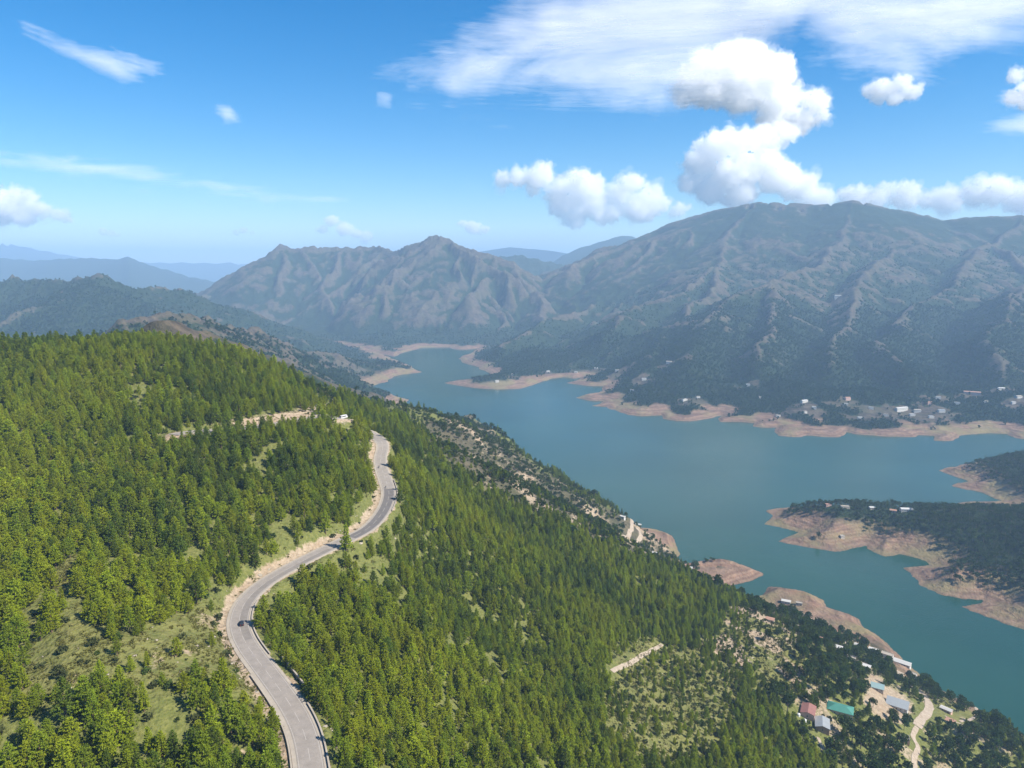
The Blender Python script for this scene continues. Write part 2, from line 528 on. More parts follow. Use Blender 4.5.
def ground_fn(x, y):
    r = np.hypot(x, y)
    wk = 70 * (0.25 + 0.75 * sstep(1000, 2600, r))
    wk2 = 90 * sstep(2400, 3400, r)
    wx = x + wk * fbm(x, y, 420, 5, 11, 0.55) + wk2 * fbm(x, y, 900, 2, 12); wy = y + wk * fbm(x, y, 420, 5, 23, 0.55) + wk2 * fbm(x, y, 900, 2, 24)
    inr = (x > GX0 + 60) & (x < GX1 - 60) & (y > GY0 + 60) & (y < GY1 - 60)
    edge = sstep(0, 500, np.minimum(np.minimum(x - GX0, GX1 - x), GY1 - y)) * sstep(0, 80, y - GY0)
    zr = np.where(inr, ras_sample(RAS, wx, wy), 0) * edge
    zr = zr - 400 * sstep(-230, -60, x) * (1 - sstep(1500, 1750, y)) * (y < 1750)
    rel = np.where(inr, ras_sample(REL, wx, wy), 0)
    isg = sstep(-700, 900, x - 0.25 * (y - 3500))                   # the big massif is smoother than the rocky peak
    soft = 1 - 0.75 * isg * sstep(520, 760, zr)
    zr = zr + (0.22 + 0.78 * sstep(1500, 2600, r)) * sstep(40, 200, zr) * soft * ((0.8 - 0.4 * isg) * np.clip(rel, -60, 40) + (34 - 10 * isg) * (ridged(wx, wy, 190, 5, 5, 0.6) - 0.5) + 15 * (ridged(x + 0.3 * wy, y, 95, 4, 19, 0.6) - 0.5) + 34 * fbm(x, y, 330, 4, 9) + 40 * fbm(x, y, 800, 3, 15)) * np.clip(edge, 0, 1)
    # far ranges
    zf = np.zeros_like(x)
    m = y > 6500
    for line in FARR:
        d = seg_dist(x[m], y[m], [(p[0], p[1]) for p in line])
        # crest height by nearest azimuth
        az = x[m] / y[m]
        la = np.array([p[0] / p[1] for p in line]); lz = np.array([p[2] for p in line])
        o = np.argsort(la)
        crest = np.interp(az, la[o], lz[o])
        zf[m] = np.maximum(zf[m], crest - 0.28 * d)
    zf = np.where(m, zf + 40 * fbm(x, y, 900, 4, 31) * sstep(0, 200, zf), 0)
    base = 9 + 9 * fbm(x, y, 160, 3, 41) + sstep(3500, 8000, r) * 25
    z = np.maximum(np.maximum(zr, zf), base)
    # near hillside
    near = (y < 1900) & (x < 1500)
    zn = np.full_like(x, -200.0)
    xn, yn = x[near], y[near]
    t = tps(xn, yn) - np.maximum(0, yn - 1350) * 0.6 - np.maximum(0, np.abs(xn + 100) - 900) * 0.0
    t = t + 3.0 * fbm(xn, yn, 60, 4, 51) * sstep(80, 400, yn) + 5.0 * fbm(xn, yn, 170, 2, 53)
    t = t + 17 * (ridged(xn, yn, 120, 5, 57, 0.58) - 0.45) * sstep(600, 850, yn) * sstep(-220, -60, xn)
    kx, ky, _k = at_y(468, 417, 1390)
    kd = np.hypot(xn - kx, yn - ky) * (1 + 0.3 * fbm(xn, yn, 30, 3, 59))
    t = np.maximum(t, 156 - 0.62 * kd + 5 * fbm(xn, yn, 22, 3, 58))
    pa, pb = at_y(688, 562, 1018), at_y(738, 562, 1018)
    t = np.maximum(t, 19 - 0.42 * seg_dist(xn, yn, [(pa[0], pa[1]), (pb[0], pb[1])]) + 1.5 * fbm(xn, yn, 18, 3, 55))
    zn[near] = t
    k = 10.0
    dd = np.clip(zn - z, -60, 60)
    z = np.where(near, np.where(zn > z, zn, z) + k * 0.25 * np.exp(-np.abs(dd) / k), z)
    # lake shore
    sd = np.full_like(x, 1500.0)
    sx_, sy_ = x + 5 * fbm(x, y, 45, 3, 61) + (9 + 12 * (y > 1500)) * fbm(x, y, 150, 3, 63), y + 5 * fbm(x, y, 45, 3, 67) + (9 + 12 * (y > 1500)) * fbm(x, y, 150, 3, 69)
    ms = (r < 6000)
    sx, sy = sx_[ms], sy_[ms]
    sd[ms] = land_sdf(sx, sy)
    bank = 0.34 * np.clip(sd, 0, 85) + 0.62 * np.maximum(sd - 85, 0)
    inn = inside(sx_, sy_, NEAR) & (y < 1700)
    bank = np.where(inn, 0.62 * np.clip(sd, 0, 60) + 1.7 * np.maximum(sd - 60, 0), bank)
    bank = bank * (1 + 0.25 * fbm(x, y, 90, 3, 71))
    low = (0.20 + 0.10 * fbm(x, y, 140, 3, 73)) * np.clip(sd, 0, 280)
    low = np.where(inside(sx_, sy_, NEAR), 0.05 * np.clip(sd, 0, 200), low)
    zl = np.minimum(np.maximum(z, low + 0.4), bank + 0.3)
    # the two wooded spits on the right have their own crown
    spit = inside(x, y, SPIT)
    hcrown = 30 * sstep(0, 85, sd) + 26 * sstep(70, 190, sd) + 5 * fbm(x, y, 80, 3, 77) * sstep(20, 80, sd)
    zl = np.where(spit, hcrown + 0.3, zl)
    z = np.where(sd > 0, zl, np.maximum(-25, 0.30 * sd))
    return z, sd, rel, zn

def road_info(x, y):
    """distance to the road centre line, side (+ right), road height there"""
    d = np.full(x.shape, 1e9); h = np.zeros(x.shape); s = np.zeros(x.shape); st = np.zeros(x.shape)
    for i in range(0, len(ROAD)):
        dx = x - ROAD[i, 0]; dy = y - ROAD[i, 1]
        q = dx * dx + dy * dy
        m = q < d
        d[m] = q[m]; h[m] = ROAD[i, 2]
        s[m] = dx[m] * RN[i, 0] + dy[m] * RN[i, 1]
        st[m] = i
    return np.sqrt(d), s, h, st

def az_list():
    core = np.arange(-38.5, 38.5, 0.115)
    return np.radians(np.concatenate([np.arange(-58, -38.5, 0.5), core, np.arange(38.5, 58, 0.5)]))
def r_list():
    out = [70.0]
    while out[-1] < 26000:
        r = out[-1]
        f = 0.0065 if r < 1150 else (0.0034 if r < 3000 else (0.0030 if r < 5700 else 0.012))
        out.append(r * (1 + f))
    return np.array(out)
AZ, RL = az_list(), r_list()
TXg = RL[:, None] * np.sin(AZ)[None]; TYg = RL[:, None] * np.cos(AZ)[None]
TZ, TSD, TREL, TNEAR = ground_fn(TXg, TYg)
TRD = np.full(TZ.shape, 999.0); TRS = np.zeros(TZ.shape)
mm = (RL < 760)
xs, ys = TXg[mm], TYg[mm]
box = (xs > -420) & (xs < 60) & (ys > 60) & (ys < 640)
d_, s_, h_, st_ = road_info(xs[box], ys[box])
zz = TZ[mm]
wroad = np.where(s_ < 0, 1 - sstep(5.6, 12.5, d_), 1 - sstep(5.8, 13, d_))
zz[box] = zz[box] * (1 - wroad) + (h_ - 0.16) * wroad
TZ[mm] = zz
a_ = TRD[mm]; a_[box] = d_; TRD[mm] = a_
a_ = TRS[mm]; a_[box] = s_; TRS[mm] = a_

def ground(x, y, A=None):
    A = TZ if A is None else A
    x = np.asarray(x, float); y = np.asarray(y, float)
    r = np.hypot(x, y); az = np.arctan2(x, y)
    fi = np.clip(np.interp(r, RL, np.arange(len(RL))), 0, len(RL) - 1.001)
    fj = np.clip(np.interp(az, AZ, np.arange(len(AZ))), 0, len(AZ) - 1.001)
    i = fi.astype(int); j = fj.astype(int); a = fi - i; b = fj - j
    return A[i, j] * (1 - a) * (1 - b) + A[i + 1, j] * a * (1 - b) + A[i, j + 1] * (1 - a) * b + A[i + 1, j + 1] * a * b

def pick(px, py):
    """ground point seen at a pixel of the frame"""
    a, b, c = (float(v) for v in ray(px, py))
    t = np.concatenate([np.arange(100, 1500, 0.7), np.arange(1500, 6500, 3.0)]) / math.sqrt(a * a + b * b)
    hit = np.nonzero(CAM_Z + c * t < np.maximum(ground(a * t, b * t), 0))[0]
    t = t[hit[0]] if len(hit) else t[-1]
    return Vector((a * t, b * t, float(ground(a * t, b * t))))
# ------------------------------------------------------------------ land cover
PXg, PYg, PFg = project(TXg, TYg, TZ)

def soft_poly(px, py, poly, soft):
    """1 inside a picture-traced patch, fading over `soft` pixels; used once to lay the patches out on the ground"""
    p = list(poly) + [poly[0]]
    d = seg_dist(px, py, p)
    d = np.where(inside(px, py, poly), d, -d)
    return sstep(-soft, soft, d)

PATCH = {
 'clearing': [(18,705),(28,655),(58,640),(75,605),(95,625),(125,628),(160,622),(185,612),(215,600),(228,620),(228,645),(240,668),(262,700),(258,720),(235,690),(200,690),(165,683),(120,690),(60,700)],
 'lane': [(30,640),(20,625),(45,590),(68,560),(85,545),(80,572),(55,610)],
 'scrub': [(612,650),(640,640),(665,645),(700,655),(735,665),(745,700),(720,742),(690,768),(640,768),(600,735),(612,700)],
 'scrub2': [(700,640),(742,605),(790,615),(800,650),(800,690),(765,690),(735,660)],
 'bench': [(418,428),(445,418),(470,412),(490,428),(520,455),(560,480),(620,512),(672,532),(684,556),(672,574),(640,560),(595,541),(545,515),(510,500),(480,487),(445,462)],
 'bare_top': [(148,322),(160,316),(185,322),(235,345),(300,372),(330,385),(352,402),(330,404),(300,384),(262,362),(215,345),(180,334)],
 'cut': [(232,420),(330,404),(340,412),(300,424),(262,430),(234,432)],
 'village': [(752,600),(800,605),(860,640),(930,690),(1024,740),(1024,790),(860,790),(800,740),(770,690),(745,650)],
 'sandbank': [(672,566),(690,558),(715,551),(740,555),(775,573),(738,588),(722,594),(712,588)],
 'sandbank2': [(760,586),(770,582),(800,586),(832,602),(866,617),(890,640),(874,640),(855,630),(838,620),(818,612),(795,602),(775,597)],
 'yard': [(868,668),(900,690),(915,705),(905,725),(880,720),(862,700)],
 'field': [(935,700),(968,696),(985,715),(960,730),(935,725)],
}
nearmask = (TYg < 1900) & ((TNEAR > TZ - 3) | (TRD < 25)) & (TXg < 1500)
spitmask = inside(TXg, TYg, SPIT)
WOB = 26.0
def patch_attr(name, soft=6.0):
    global WOB
    WOB = {'sandbank': 3, 'sandbank2': 4, 'bench': 14, 'cut': 5, 'bare_top': 8, 'lane': 12, 'yard': 8, 'field': 8}.get(name, 26)
    v = np.zeros(TZ.shape)
    v[nearmask] = soft_poly(PXg[nearmask] + WOB * fbm(TXg[nearmask], TYg[nearmask], 30, 4, 81, 0.6), PYg[nearmask] + 0.7 * WOB * fbm(TXg[nearmask], TYg[nearmask], 30, 4, 83, 0.6), PATCH[name], soft)
    return v
P_ = {k: patch_attr(k) for k in PATCH}

soil = np.zeros(TZ.shape)
soil = np.maximum(soil, np.where(TRS < 0, 1 - sstep(6.5, 10.5, TRD + 2.5 * fbm(TXg, TYg, 9, 3, 91)), 0.8 * (1 - sstep(4.6, 6.6, TRD + 2.5 * fbm(TXg, TYg, 9, 3, 91)))))
soil = np.maximum(soil, 0.9 * P_['cut'])
soil = np.maximum(soil, 0.5 * P_['bare_top'] * sstep(-0.2, 0.35, fbm(TXg, TYg, 60, 4, 93)))
soil = np.maximum(soil, 0.8 * P_['yard'])
sandy = np.maximum(P_['sandbank'], P_['sandbank2'] * (0.55 + 0.45 * sstep(-0.2, 0.2, fbm(TXg, TYg, 40, 3, 94))))
soil = np.maximum(soil, P_['bench'] * (0.15 + 0.55 * sstep(-0.1, 0.35, fbm(TXg, TYg, 55, 4, 95))))
soil = np.maximum(soil, np.maximum(0.28 * P_['scrub'], 0.95 * P_['scrub2']) * sstep(-0.25, 0.25, fbm(TXg, TYg, 30, 4, 97)))
soil = np.maximum(soil, 0.55 * P_['village'] * sstep(0.0, 0.3, fbm(TXg, TYg, 35, 4, 98)))
soil = np.maximum(soil, 0.5 * P_['clearing'] * sstep(0.05, 0.4, fbm(TXg, TYg, 16, 4, 96)))
soil = np.maximum(soil, 0.7 * sstep(0.42, 0.62, fbm(TXg, TYg, 25, 4, 99)) * nearmask)
grassy = np.clip(np.maximum.reduce([P_['clearing'], P_['lane'], P_['scrub'], P_['scrub2'], P_['field']]), 0, 1)

gxs, gys = np.gradient(TZ, axis=0) / np.gradient(RL)[:, None], np.gradient(TZ, axis=1) / (np.gradient(AZ)[None] * RL[:, None])
slope = np.hypot(gxs, gys)
rid = np.where((TXg > GX0 + 60) & (TXg < GX1 - 60) & (TYg > GY0 + 60) & (TYg < GY1 - 60),
               RID[np.clip(((TYg - GY0) / GS).astype(int), 0, len(gy) - 1), np.clip(((TXg - GX0) / GS).astype(int), 0, len(gx) - 1)], -1)
bias = np.zeros(TZ.shape)
for i, nm in enumerate(RNAMES):
    bias[rid == i] = {'dark': 0.95, 'grey': 0.26, 'bare': 0.22, 'rocky': 0.20, 'back': 0.3, 'great': 0.27}[nm]
bias = blur(bias, 2)
great = blur((rid == RNAMES.index('great')).astype(float), 2)
# the wooded foothills on the far shore, barer spurs higher up
bias = bias + great * (0.42 * (1 - sstep(150, 380, TZ)) - 0.10 * sstep(300, 420, TZ) * (1 - sstep(560, 720, TZ)) + 0.25 * sstep(560, 760, TZ))
rocky = blur((rid == RNAMES.index('rocky')).astype(float), 2)
bias = bias + rocky * (0.45 * (1 - sstep(80, 200, TZ))) - rocky * 0.2 * sstep(-1250, -500, TXg)
cover = 0.5 + bias - TREL / (30.0 + 45 * great) + (1.1 + 0.35 * great) * fbm(TXg, TYg, 420, 6, 101, 0.62) + 0.5 * fbm(TXg, TYg, 75, 4, 103) - 0.35 * np.maximum(0, slope - 0.62)
tz_ = TZ
sm = tz_.copy()
for _ in range(9):
    sm[1:-1] = (sm[:-2] + sm[1:-1] + sm[2:]) / 3
    sm[:, 1:-1] = (sm[:, :-2] + sm[:, 1:-1] + sm[:, 2:]) / 3
REL2 = tz_ - sm                                   # fine crests (+) and runnels (-)
cover = cover - np.clip(REL2, -9, 9) / 13.0
cover = np.where(spitmask, 1.2, cover)
for px_, py_ in [(644,381),(669,364),(684,402),(698,399),(748,387),(804,404),(812,411),(846,403),(871,410),(901,412),(915,414),(929,406),(941,413),(972,396),(938,400),(1001,391),(1018,400),(1013,405),(931,419),(497,383),(512,377),(548,373),(596,371),(617,373),(838,299),(860,418),(885,415),(780,415),(700,405),(575,372)]:
    g_ = pick(px_, py_)
    dd_ = np.hypot((TXg - g_.x) / 1.5, TYg - g_.y) + 26 * fbm(TXg, TYg, 45, 3, 117)
    cover = np.where(TYg < 5500, cover - 1.1 * (1 - sstep(16, 52, dd_)), cover)
cover = np.where(nearmask, 0.75 - 0.6 * P_['bench'] - 0.5 * P_['bare_top'], cover)
wob_ = 0.6 * fbm(TXg, TYg, 60, 4, 105) + 0.9 * fbm(TXg, TYg, 210, 3, 108)
farsh = ~nearmask & ~spitmask
cover = cover * np.where(farsh, np.maximum(sstep(48, 76, TSD + 75 * wob_), sstep(14, 22, TZ + 8 * wob_)), sstep(18, 28, TZ + 5 * wob_))
cover = np.clip(cover, 0, 1)
cover[TYg > 6500] = 0.7

# ------------------------------------------------------------------ ground material
def ground_material():
    k = NT('hill_ground')
    p = k.pos()
    sep = k.node('SeparateXYZ'); k.l.new(p, sep.inputs[0]); z = sep.outputs[2]
    big = k.noise(0.012, 5, 0.6)
    mid = k.noise(0.07, 5, 0.62)
    fine = k.noise(0.55, 5, 0.65)
    tree = k.noise(0.11, 3, 0.7)
    # woods seen from afar
    wood = k.mix(k.ramp(tree, [(0.32, 0.0), (0.68, 1.0)]), (0.007, 0.017, 0.009), (0.024, 0.042, 0.015))
    wood = k.mix(k.ramp(big, [(0.4, 0.0), (0.66, 1.0)]), wood, (0.022, 0.034, 0.015))
    rock = k.mix(k.ramp(k.noise(0.05, 7, 0.72), [(0.34, 0.0), (0.68, 1.0)]), (0.028, 0.026, 0.024), (0.125, 0.099, 0.070))
    rock = k.mix(k.ramp(big, [(0.42, 0.0), (0.62, 0.55)]), rock, (0.072, 0.072, 0.040))
    # (the noises are centred so that cover 0.5 gives half woods, half bare)
    scr = k.noise(0.038, 6, 0.72)
    cv = k.math('ADD', k.attr('cover'), k.math('MULTIPLY', k.math('SUBTRACT', tree, 0.5), 1.2))
    cv = k.math('ADD', cv, k.math('MULTIPLY', k.math('SUBTRACT', scr, 0.5), 1.5))
    far = k.mix(k.ramp(cv, [(0.40, 0.0), (0.62, 1.0)]), rock, wood)
    # near turf
    turf = k.mix(k.ramp(mid, [(0.3, 0.0), (0.7, 1.0)]), (0.075, 0.092, 0.024), (0.150, 0.150, 0.042))
    turf = k.mix(k.ramp(fine, [(0.35, 0.0), (0.75, 0.6)]), turf, (0.20, 0.175, 0.075))
    litter = k.mix(k.ramp(fine, [(0.3, 0.0), (0.7, 1.0)]), (0.075, 0.092, 0.024), (0.165, 0.165, 0.052))
    nearc = k.mix(k.attr('grassy'), litter, turf)
    c = k.mix(k.attr('nearby'), far, nearc)
    soilc = k.mix(k.ramp(fine, [(0.28, 0.0), (0.72, 1.0)]), (0.20, 0.150, 0.100), (0.39, 0.315, 0.225))
    soilc = k.mix(k.ramp(mid, [(0.45, 0.0), (0.7, 0.6)]), soilc, (0.24, 0.165, 0.105))
    sv_ = k.math('ADD', k.attr('soil'), k.math('MULTIPLY', k.math('SUBTRACT', fine, 0.5), 1.1))
    c = k.mix(k.ramp(sv_, [(0.32, 0.0), (0.62, 1.0)]), c, soilc)
    # drawdown beach below the high-water line, with faint level bands
    wob = k.math('MULTIPLY', k.math('SUBTRACT', k.noise(0.03, 4, 0.6), 0.5), 22.0)
    hz = k.math('ADD', z, wob)
    wv = k.node('TexWave', wave_type='BANDS', bands_direction='Z')
    wv.inputs['Scale'].default_value = 0.055; wv.inputs['Distortion'].default_value = 2.5; wv.inputs['Detail'].default_value = 3
    k.l.new(p, wv.inputs['Vector'])
    sand = k.mix(k.ramp(mid, [(0.3, 0.0), (0.72, 1.0)]), (0.105, 0.058, 0.040), (0.265, 0.165, 0.108))
    wv2 = k.node('TexWave', wave_type='BANDS', bands_direction='Z')
    wv2.inputs['Scale'].default_value = 0.11; wv2.inputs['Distortion'].default_value = 1.2; wv2.inputs['Detail'].default_value = 2
    k.l.new(p, wv2.inputs['Vector'])
    sand = k.mix(k.math('MULTIPLY', wv2.outputs['Fac'], 0.30), sand, (0.36, 0.27, 0.19))
    sand = k.mix(k.math('MULTIPLY', wv.outputs['Fac'], 0.62), sand, (0.110, 0.070, 0.052))
    sand = k.mix(k.ramp(big, [(0.48, 0.0), (0.62, 0.75)]), sand, (0.185, 0.160, 0.075))
    ss = k.node('MapRange'); ss.inputs[1].default_value = 26; ss.inputs[2].default_value = 17
    k.l.new(hz, ss.inputs[0])
    ssn = k.math('MAXIMUM', k.math('MULTIPLY', ss.outputs[0], k.math('MINIMUM', k.attr('beach'), 1.0)), k.math('SUBTRACT', k.attr('beach'), 1.6), clamp=True)
    c = k.mix(ssn, c, sand)
    wet = k.node('MapRange'); wet.inputs[1].default_value = 2.2; wet.inputs[2].default_value = 0.2
    k.l.new(z, wet.inputs[0])
    c = k.mix(k.math('MULTIPLY', wet.outputs[0], 0.5), c, (0.11, 0.085, 0.06))
    b = k.principled(c, 0.95, 0.08)
    h = k.math('ADD', k.math('MULTIPLY', mid, 2.6), k.math('MULTIPLY', tree, 1.8))
    k.l.new(k.bump(h, 0.8, 2.2), b.inputs['Normal'])
    return k.m
M_GROUND = ground_material()

region = np.full(TZ.shape, 6)
for i, nm in enumerate(RNAMES): region[rid == i] = i
region[(rid >= 0) & (RAS.shape[0] > 0) & (TZ < 0)] = 6
region[TYg > 6500] = 7
region[spitmask] = 8
region[nearmask] = 9
names = ['wooded_ridge', 'gullied_ridge', 'bare_spur', 'rocky_mountain', 'rocky_mountain', 'mountain', 'valley', 'distant_mountains', 'peninsula', 'hillside']
region[region == 4] = 3
cellreg = region[:-1, :-1]
deep = (TSD < -30)
cellok = ~(deep[:-1, :-1] & deep[1:, 1:] & deep[:-1, 1:] & deep[1:, :-1])
PT = np.stack([TXg, TYg, TZ], -1)
beach = np.where(farsh, 1 - sstep(42, 78, TSD + 75 * wob_), np.where(TSD < 400, 1.0, 0.0)) * np.where(nearmask, 0.85, 1.0)
beach = np.where(nearmask, np.maximum(beach * (TSD < 60), 3 * sandy), beach)
for rg in sorted(set(region.ravel())):
    mk = (cellreg == rg) & cellok
    if not mk.any(): continue
    o, used = grid_mesh(names[rg], PT, M_GROUND, mk)
    tag(o, kind='structure')
    for an, av in (('cover', cover), ('soil', soil), ('grassy', np.maximum(grassy, 0.35 * sstep(-0.1, 0.3, fbm(TXg, TYg, 40, 3, 107)))), ('nearby', nearmask * (1 - 0.85 * P_['bench']) * (1 - 0.6 * P_['bare_top'])), ('beach', beach)):
        add_attr(o, an, np.asarray(av, float).reshape(-1)[used])

# ------------------------------------------------------------------ lake
def water_material():
    k = NT('lake_water')
    n1 = k.noise(0.004, 3, 0.5)
    body = k.mix(k.ramp(n1, [(0.35, 0.0), (0.65, 1.0)]), (0.009, 0.045, 0.032), (0.015, 0.058, 0.042))
    st = k.node('Mapping'); st.inputs['Scale'].default_value = (0.0022, 0.0075, 1.0); st.inputs['Rotation'].default_value = (0, 0, -0.5)
    k.l.new(k.pos(), st.inputs['Vector'])
    streak = k.noise(1.0, 5, 0.6, st.outputs[0], dist=0.8)
    b = k.principled(body, k.math('ADD', k.math('MULTIPLY', k.ramp(streak, [(0.30, 0.0), (0.72, 1.0)]), 0.10), 0.12), 0.33, IOR=1.33)
    w1 = k.noise(0.35, 4, 0.6); w2 = k.noise(0.03, 3, 0.5)
    h = k.math('ADD', k.math('MULTIPLY', w1, 0.5), k.math('MULTIPLY', w2, 0.6))
    k.l.new(k.bump(h, 0.35, 1.0), b.inputs['Normal'])
    return k.m
lake = mesh_obj('lake', [(-3500, 150, 0), (6500, 150, 0), (6500, 6000, 0), (-3500, 6000, 0)], [(0, 1, 2, 3)], water_material())
tag(lake, kind='structure')
# ------------------------------------------------------------------ road
def ribbon(name, off0, off1, z0, z1, mat, i0=0, i1=None, parent=None, thick=0.0, dash=None):
    """strip along the road between two sideways offsets (metres, + right); thick drops a skirt on both sides"""
    i1 = len(ROAD) if i1 is None else i1
    V, F = [], []
    for i in range(i0, i1):
        p, n = ROAD[i], RN[i]
        a = p + n * off0; b = p + n * off1
        row = [(a[0], a[1], p[2] + z0), (b[0], b[1], p[2] + z1)]
        if thick:
            row = [(a[0], a[1], p[2] + z0 - thick)] + row + [(b[0], b[1], p[2] + z1 - thick)]
        V += row
    k = 4 if thick else 2
    n = i1 - i0
    for i in range(n - 1):
        if dash and (i % dash[1]) >= dash[0]: continue
        for j in range(k - 1):
            F.append((i * k + j, i * k + j + 1, (i + 1) * k + j + 1, (i + 1) * k + j))
    if thick:
        F.append((0, 1, 2, 3)); e = (n - 1) * k; F.append((e + 3, e + 2, e + 1, e))
    me_o = mesh_obj(name, V, F, mat, parent)
    return me_o

def asphalt(name, c, c2):
    k = NT(name)
    n = k.noise(0.35, 5, 0.65); n2 = k.noise(3.0, 3, 0.6)
    cc = k.mix(k.ramp(n, [(0.3, 0.0), (0.72, 1.0)]), c, c2)
    cc = k.mix(k.ramp(n2, [(0.35, 0.35), (0.7, 0.0)]), cc, tuple(x * 0.6 for x in c))
    k.principled(cc, 0.85, 0.3)
    return k.m
M_ASPH = asphalt('worn_asphalt', (0.215, 0.190, 0.166), (0.300, 0.266, 0.232))
M_ASPH2 = asphalt('newer_asphalt', (0.115, 0.106, 0.100), (0.160, 0.146, 0.138))
M_CONC = plain('old_concrete', (0.28, 0.245, 0.20), 0.9, 0.25, 0.6)
M_WALLC = plain('weathered_masonry', (0.26, 0.22, 0.175), 0.9, 0.3, 1.2)
M_LINE = plain('worn_road_paint', (0.30, 0.275, 0.245), 0.7, 0.25, 2.0)

def road_at(px, py):
    """index along the road nearest a pixel"""
    X, Y, _ = project(ROAD[:, 0], ROAD[:, 1], ROAD[:, 2])
    return int(np.argmin((X - px) ** 2 + (Y - py) ** 2))

I_END = len(ROAD)
road = ribbon('road', -3.7, 3.7, 0.12, 0.12, M_ASPH, thick=0.35); tag(road, kind='structure')
ia, ib = road_at(386, 489), road_at(352, 537)
ia, ib = min(ia, ib), max(ia, ib)
o = ribbon('road_surface', -2.9, 3.1, 0.126, 0.126, M_ASPH2, ia, ib); tag(o, kind='structure')
# darker, more worn inner lane on the bend
ic, id_ = road_at(330, 548), road_at(246, 640)
ic, id_ = min(ic, id_), max(ic, id_)
o = ribbon('road_surface', 0.25, 3.15, 0.126, 0.126, asphalt('worn_lane', (0.172, 0.153, 0.135), (0.235, 0.210, 0.186)), ic, id_); tag(o, kind='structure')
for a in (-3.35, 3.2):
    o = ribbon('road_marking', a, a + 0.17, 0.132, 0.132, M_LINE); tag(o, kind='structure')
o = ribbon('road_marking', -0.09, 0.09, 0.132, 0.132, M_LINE, dash=(3, 5)); tag(o, kind='structure')
o = ribbon('road_shoulder', -5.0, -3.74, 0.03, 0.11, M_CONC, 0, I_END, thick=0.5); tag(o, kind='structure')
o = ribbon('road_shoulder', 3.74, 4.7, 0.10, 0.04, M_CONC, 0, I_END, thick=0.6); tag(o, kind='structure')

def low_wall(i0, i1, off, h, label, w=0.4):
    i0, i1 = min(i0, i1), max(i0, i1)
    c = ROAD[(i0 + i1) // 2]
    o = ribbon('roadside_wall', off - w / 2, off + w / 2, h, h, M_WALLC, i0, i1, thick=h + 1.6)
    me = o.data
    me.transform(Matrix.Translation((-c[0], -c[1], -c[2]))); o.location = c
    tag(o, label, 'wall', 'low masonry walls along the road')
    cp_ = ribbon('coping', off - w / 2 - 0.06, off + w / 2 + 0.06, h + 0.12, h + 0.12, M_CONC, i0, i1, thick=0.11)
    cp_.data.transform(Matrix.Translation((-c[0], -c[1], -c[2])))
    cp_.parent = o
low_wall(road_at(249, 600), road_at(256, 658), 5.0, 0.55, 'low curved parapet wall on the inner side of the sharp lower bend')
low_wall(road_at(262, 664), road_at(290, 702), 7.6, 0.9, 'low retaining wall set back behind a gravel pull-off below the bend')
low_wall(road_at(292, 706), road_at(317, 810), 5.0, 0.6, 'straight parapet wall on the pine-stand side of the lowest road stretch')
low_wall(road_at(262, 668), road_at(312, 780), -5.4, 0.5, 'low wall on the clearing side of the lowest road stretch')
low_wall(road_at(392, 478), road_at(384, 511), 5.2, 0.6, 'short parapet wall beside the dark resurfaced road patch')
low_wall(road_at(330, 417), road_at(310, 418), 4.6, 1.2, 'pale roadside wall beside the white minibus on the upper road', 0.5)

# ------------------------------------------------------------------ vehicles
M_DARKCAR = plain('dark_car_paint', (0.018, 0.018, 0.022), 0.3, 0.1, 2, 0.5)
M_GLASS = plain('car_glass', (0.02, 0.025, 0.03), 0.1, 0.05, 2, 0.6)
M_TYRE = plain('tyre_rubber', (0.02, 0.02, 0.02), 0.9, 0.1)
M_WHITE = plain('white_paint', (0.50, 0.49, 0.47), 0.45, 0.06, 1.0, 0.4)
M_LAMP = plain('lamp_lens', (0.7, 0.68, 0.6), 0.2, 0.05, 2, 0.6)
M_RED = plain('tail_lens', (0.35, 0.02, 0.02), 0.3, 0.05, 2, 0.5)
M_CHROME = plain('bare_metal', (0.4, 0.4, 0.4), 0.35, 0.1, 2, 0.5, 0.7)

def lathe_x(r, w, cx, cy, cz, n=14):
    V, F = [], []
    for s, rr in ((-w / 2, r * 0.86), (-w / 2 * 0.8, r), (w / 2 * 0.8, r), (w / 2, r * 0.86)):
        for i in range(n):
            a = 2 * math.pi * i / n
            V.append((cx + s, cy + rr * math.cos(a), cz + rr * math.sin(a)))
    for k in range(3):
        for i in range(n):
            F.append((k * n + i, k * n + (i + 1) % n, (k + 1) * n + (i + 1) % n, (k + 1) * n + i))
    F.append(tuple(range(n))[::-1]); F.append(tuple(range(3 * n, 4 * n)))
    return V, F

def loft(sections):
    """closed body from rings of equal length"""
    V, F = [], []
    n = len(sections[0])
    for s in sections: V += s
    for k in range(len(sections) - 1):
        for i in range(n):
            F.append((k * n + i, k * n + (i + 1) % n, (k + 1) * n + (i + 1) % n, (k + 1) * n + i))
    F.append(tuple(range(n))[::-1]); F.append(tuple(range((len(sections) - 1) * n, len(sections) * n)))
    return V, F

def box(x0, x1, y0, y1, z0, z1):
    V = [(x0, y0, z0), (x1, y0, z0), (x1, y1, z0), (x0, y1, z0), (x0, y0, z1), (x1, y0, z1), (x1, y1, z1), (x0, y1, z1)]
    return V, [(3, 2, 1, 0), (4, 5, 6, 7), (0, 1, 5, 4), (1, 2, 6, 5), (2, 3, 7, 6), (3, 0, 4, 7)]

def join(*parts):
    V, F = [], []
    for v, f in parts:
        b = len(V); V += list(v); F += [tuple(i + b for i in q) for q in f]
    return V, F

def ring(y, w, z0, z1, top=None, r=0.12):
    t = w if top is None else top
    return [(-w, y, z0 + r), (-w + r, y, z0), (w - r, y, z0), (w, y, z0 + r), (w, y, z1 - r), (t - r, y, z1), (-t + r, y, z1), (-w, y, z1 - r)]

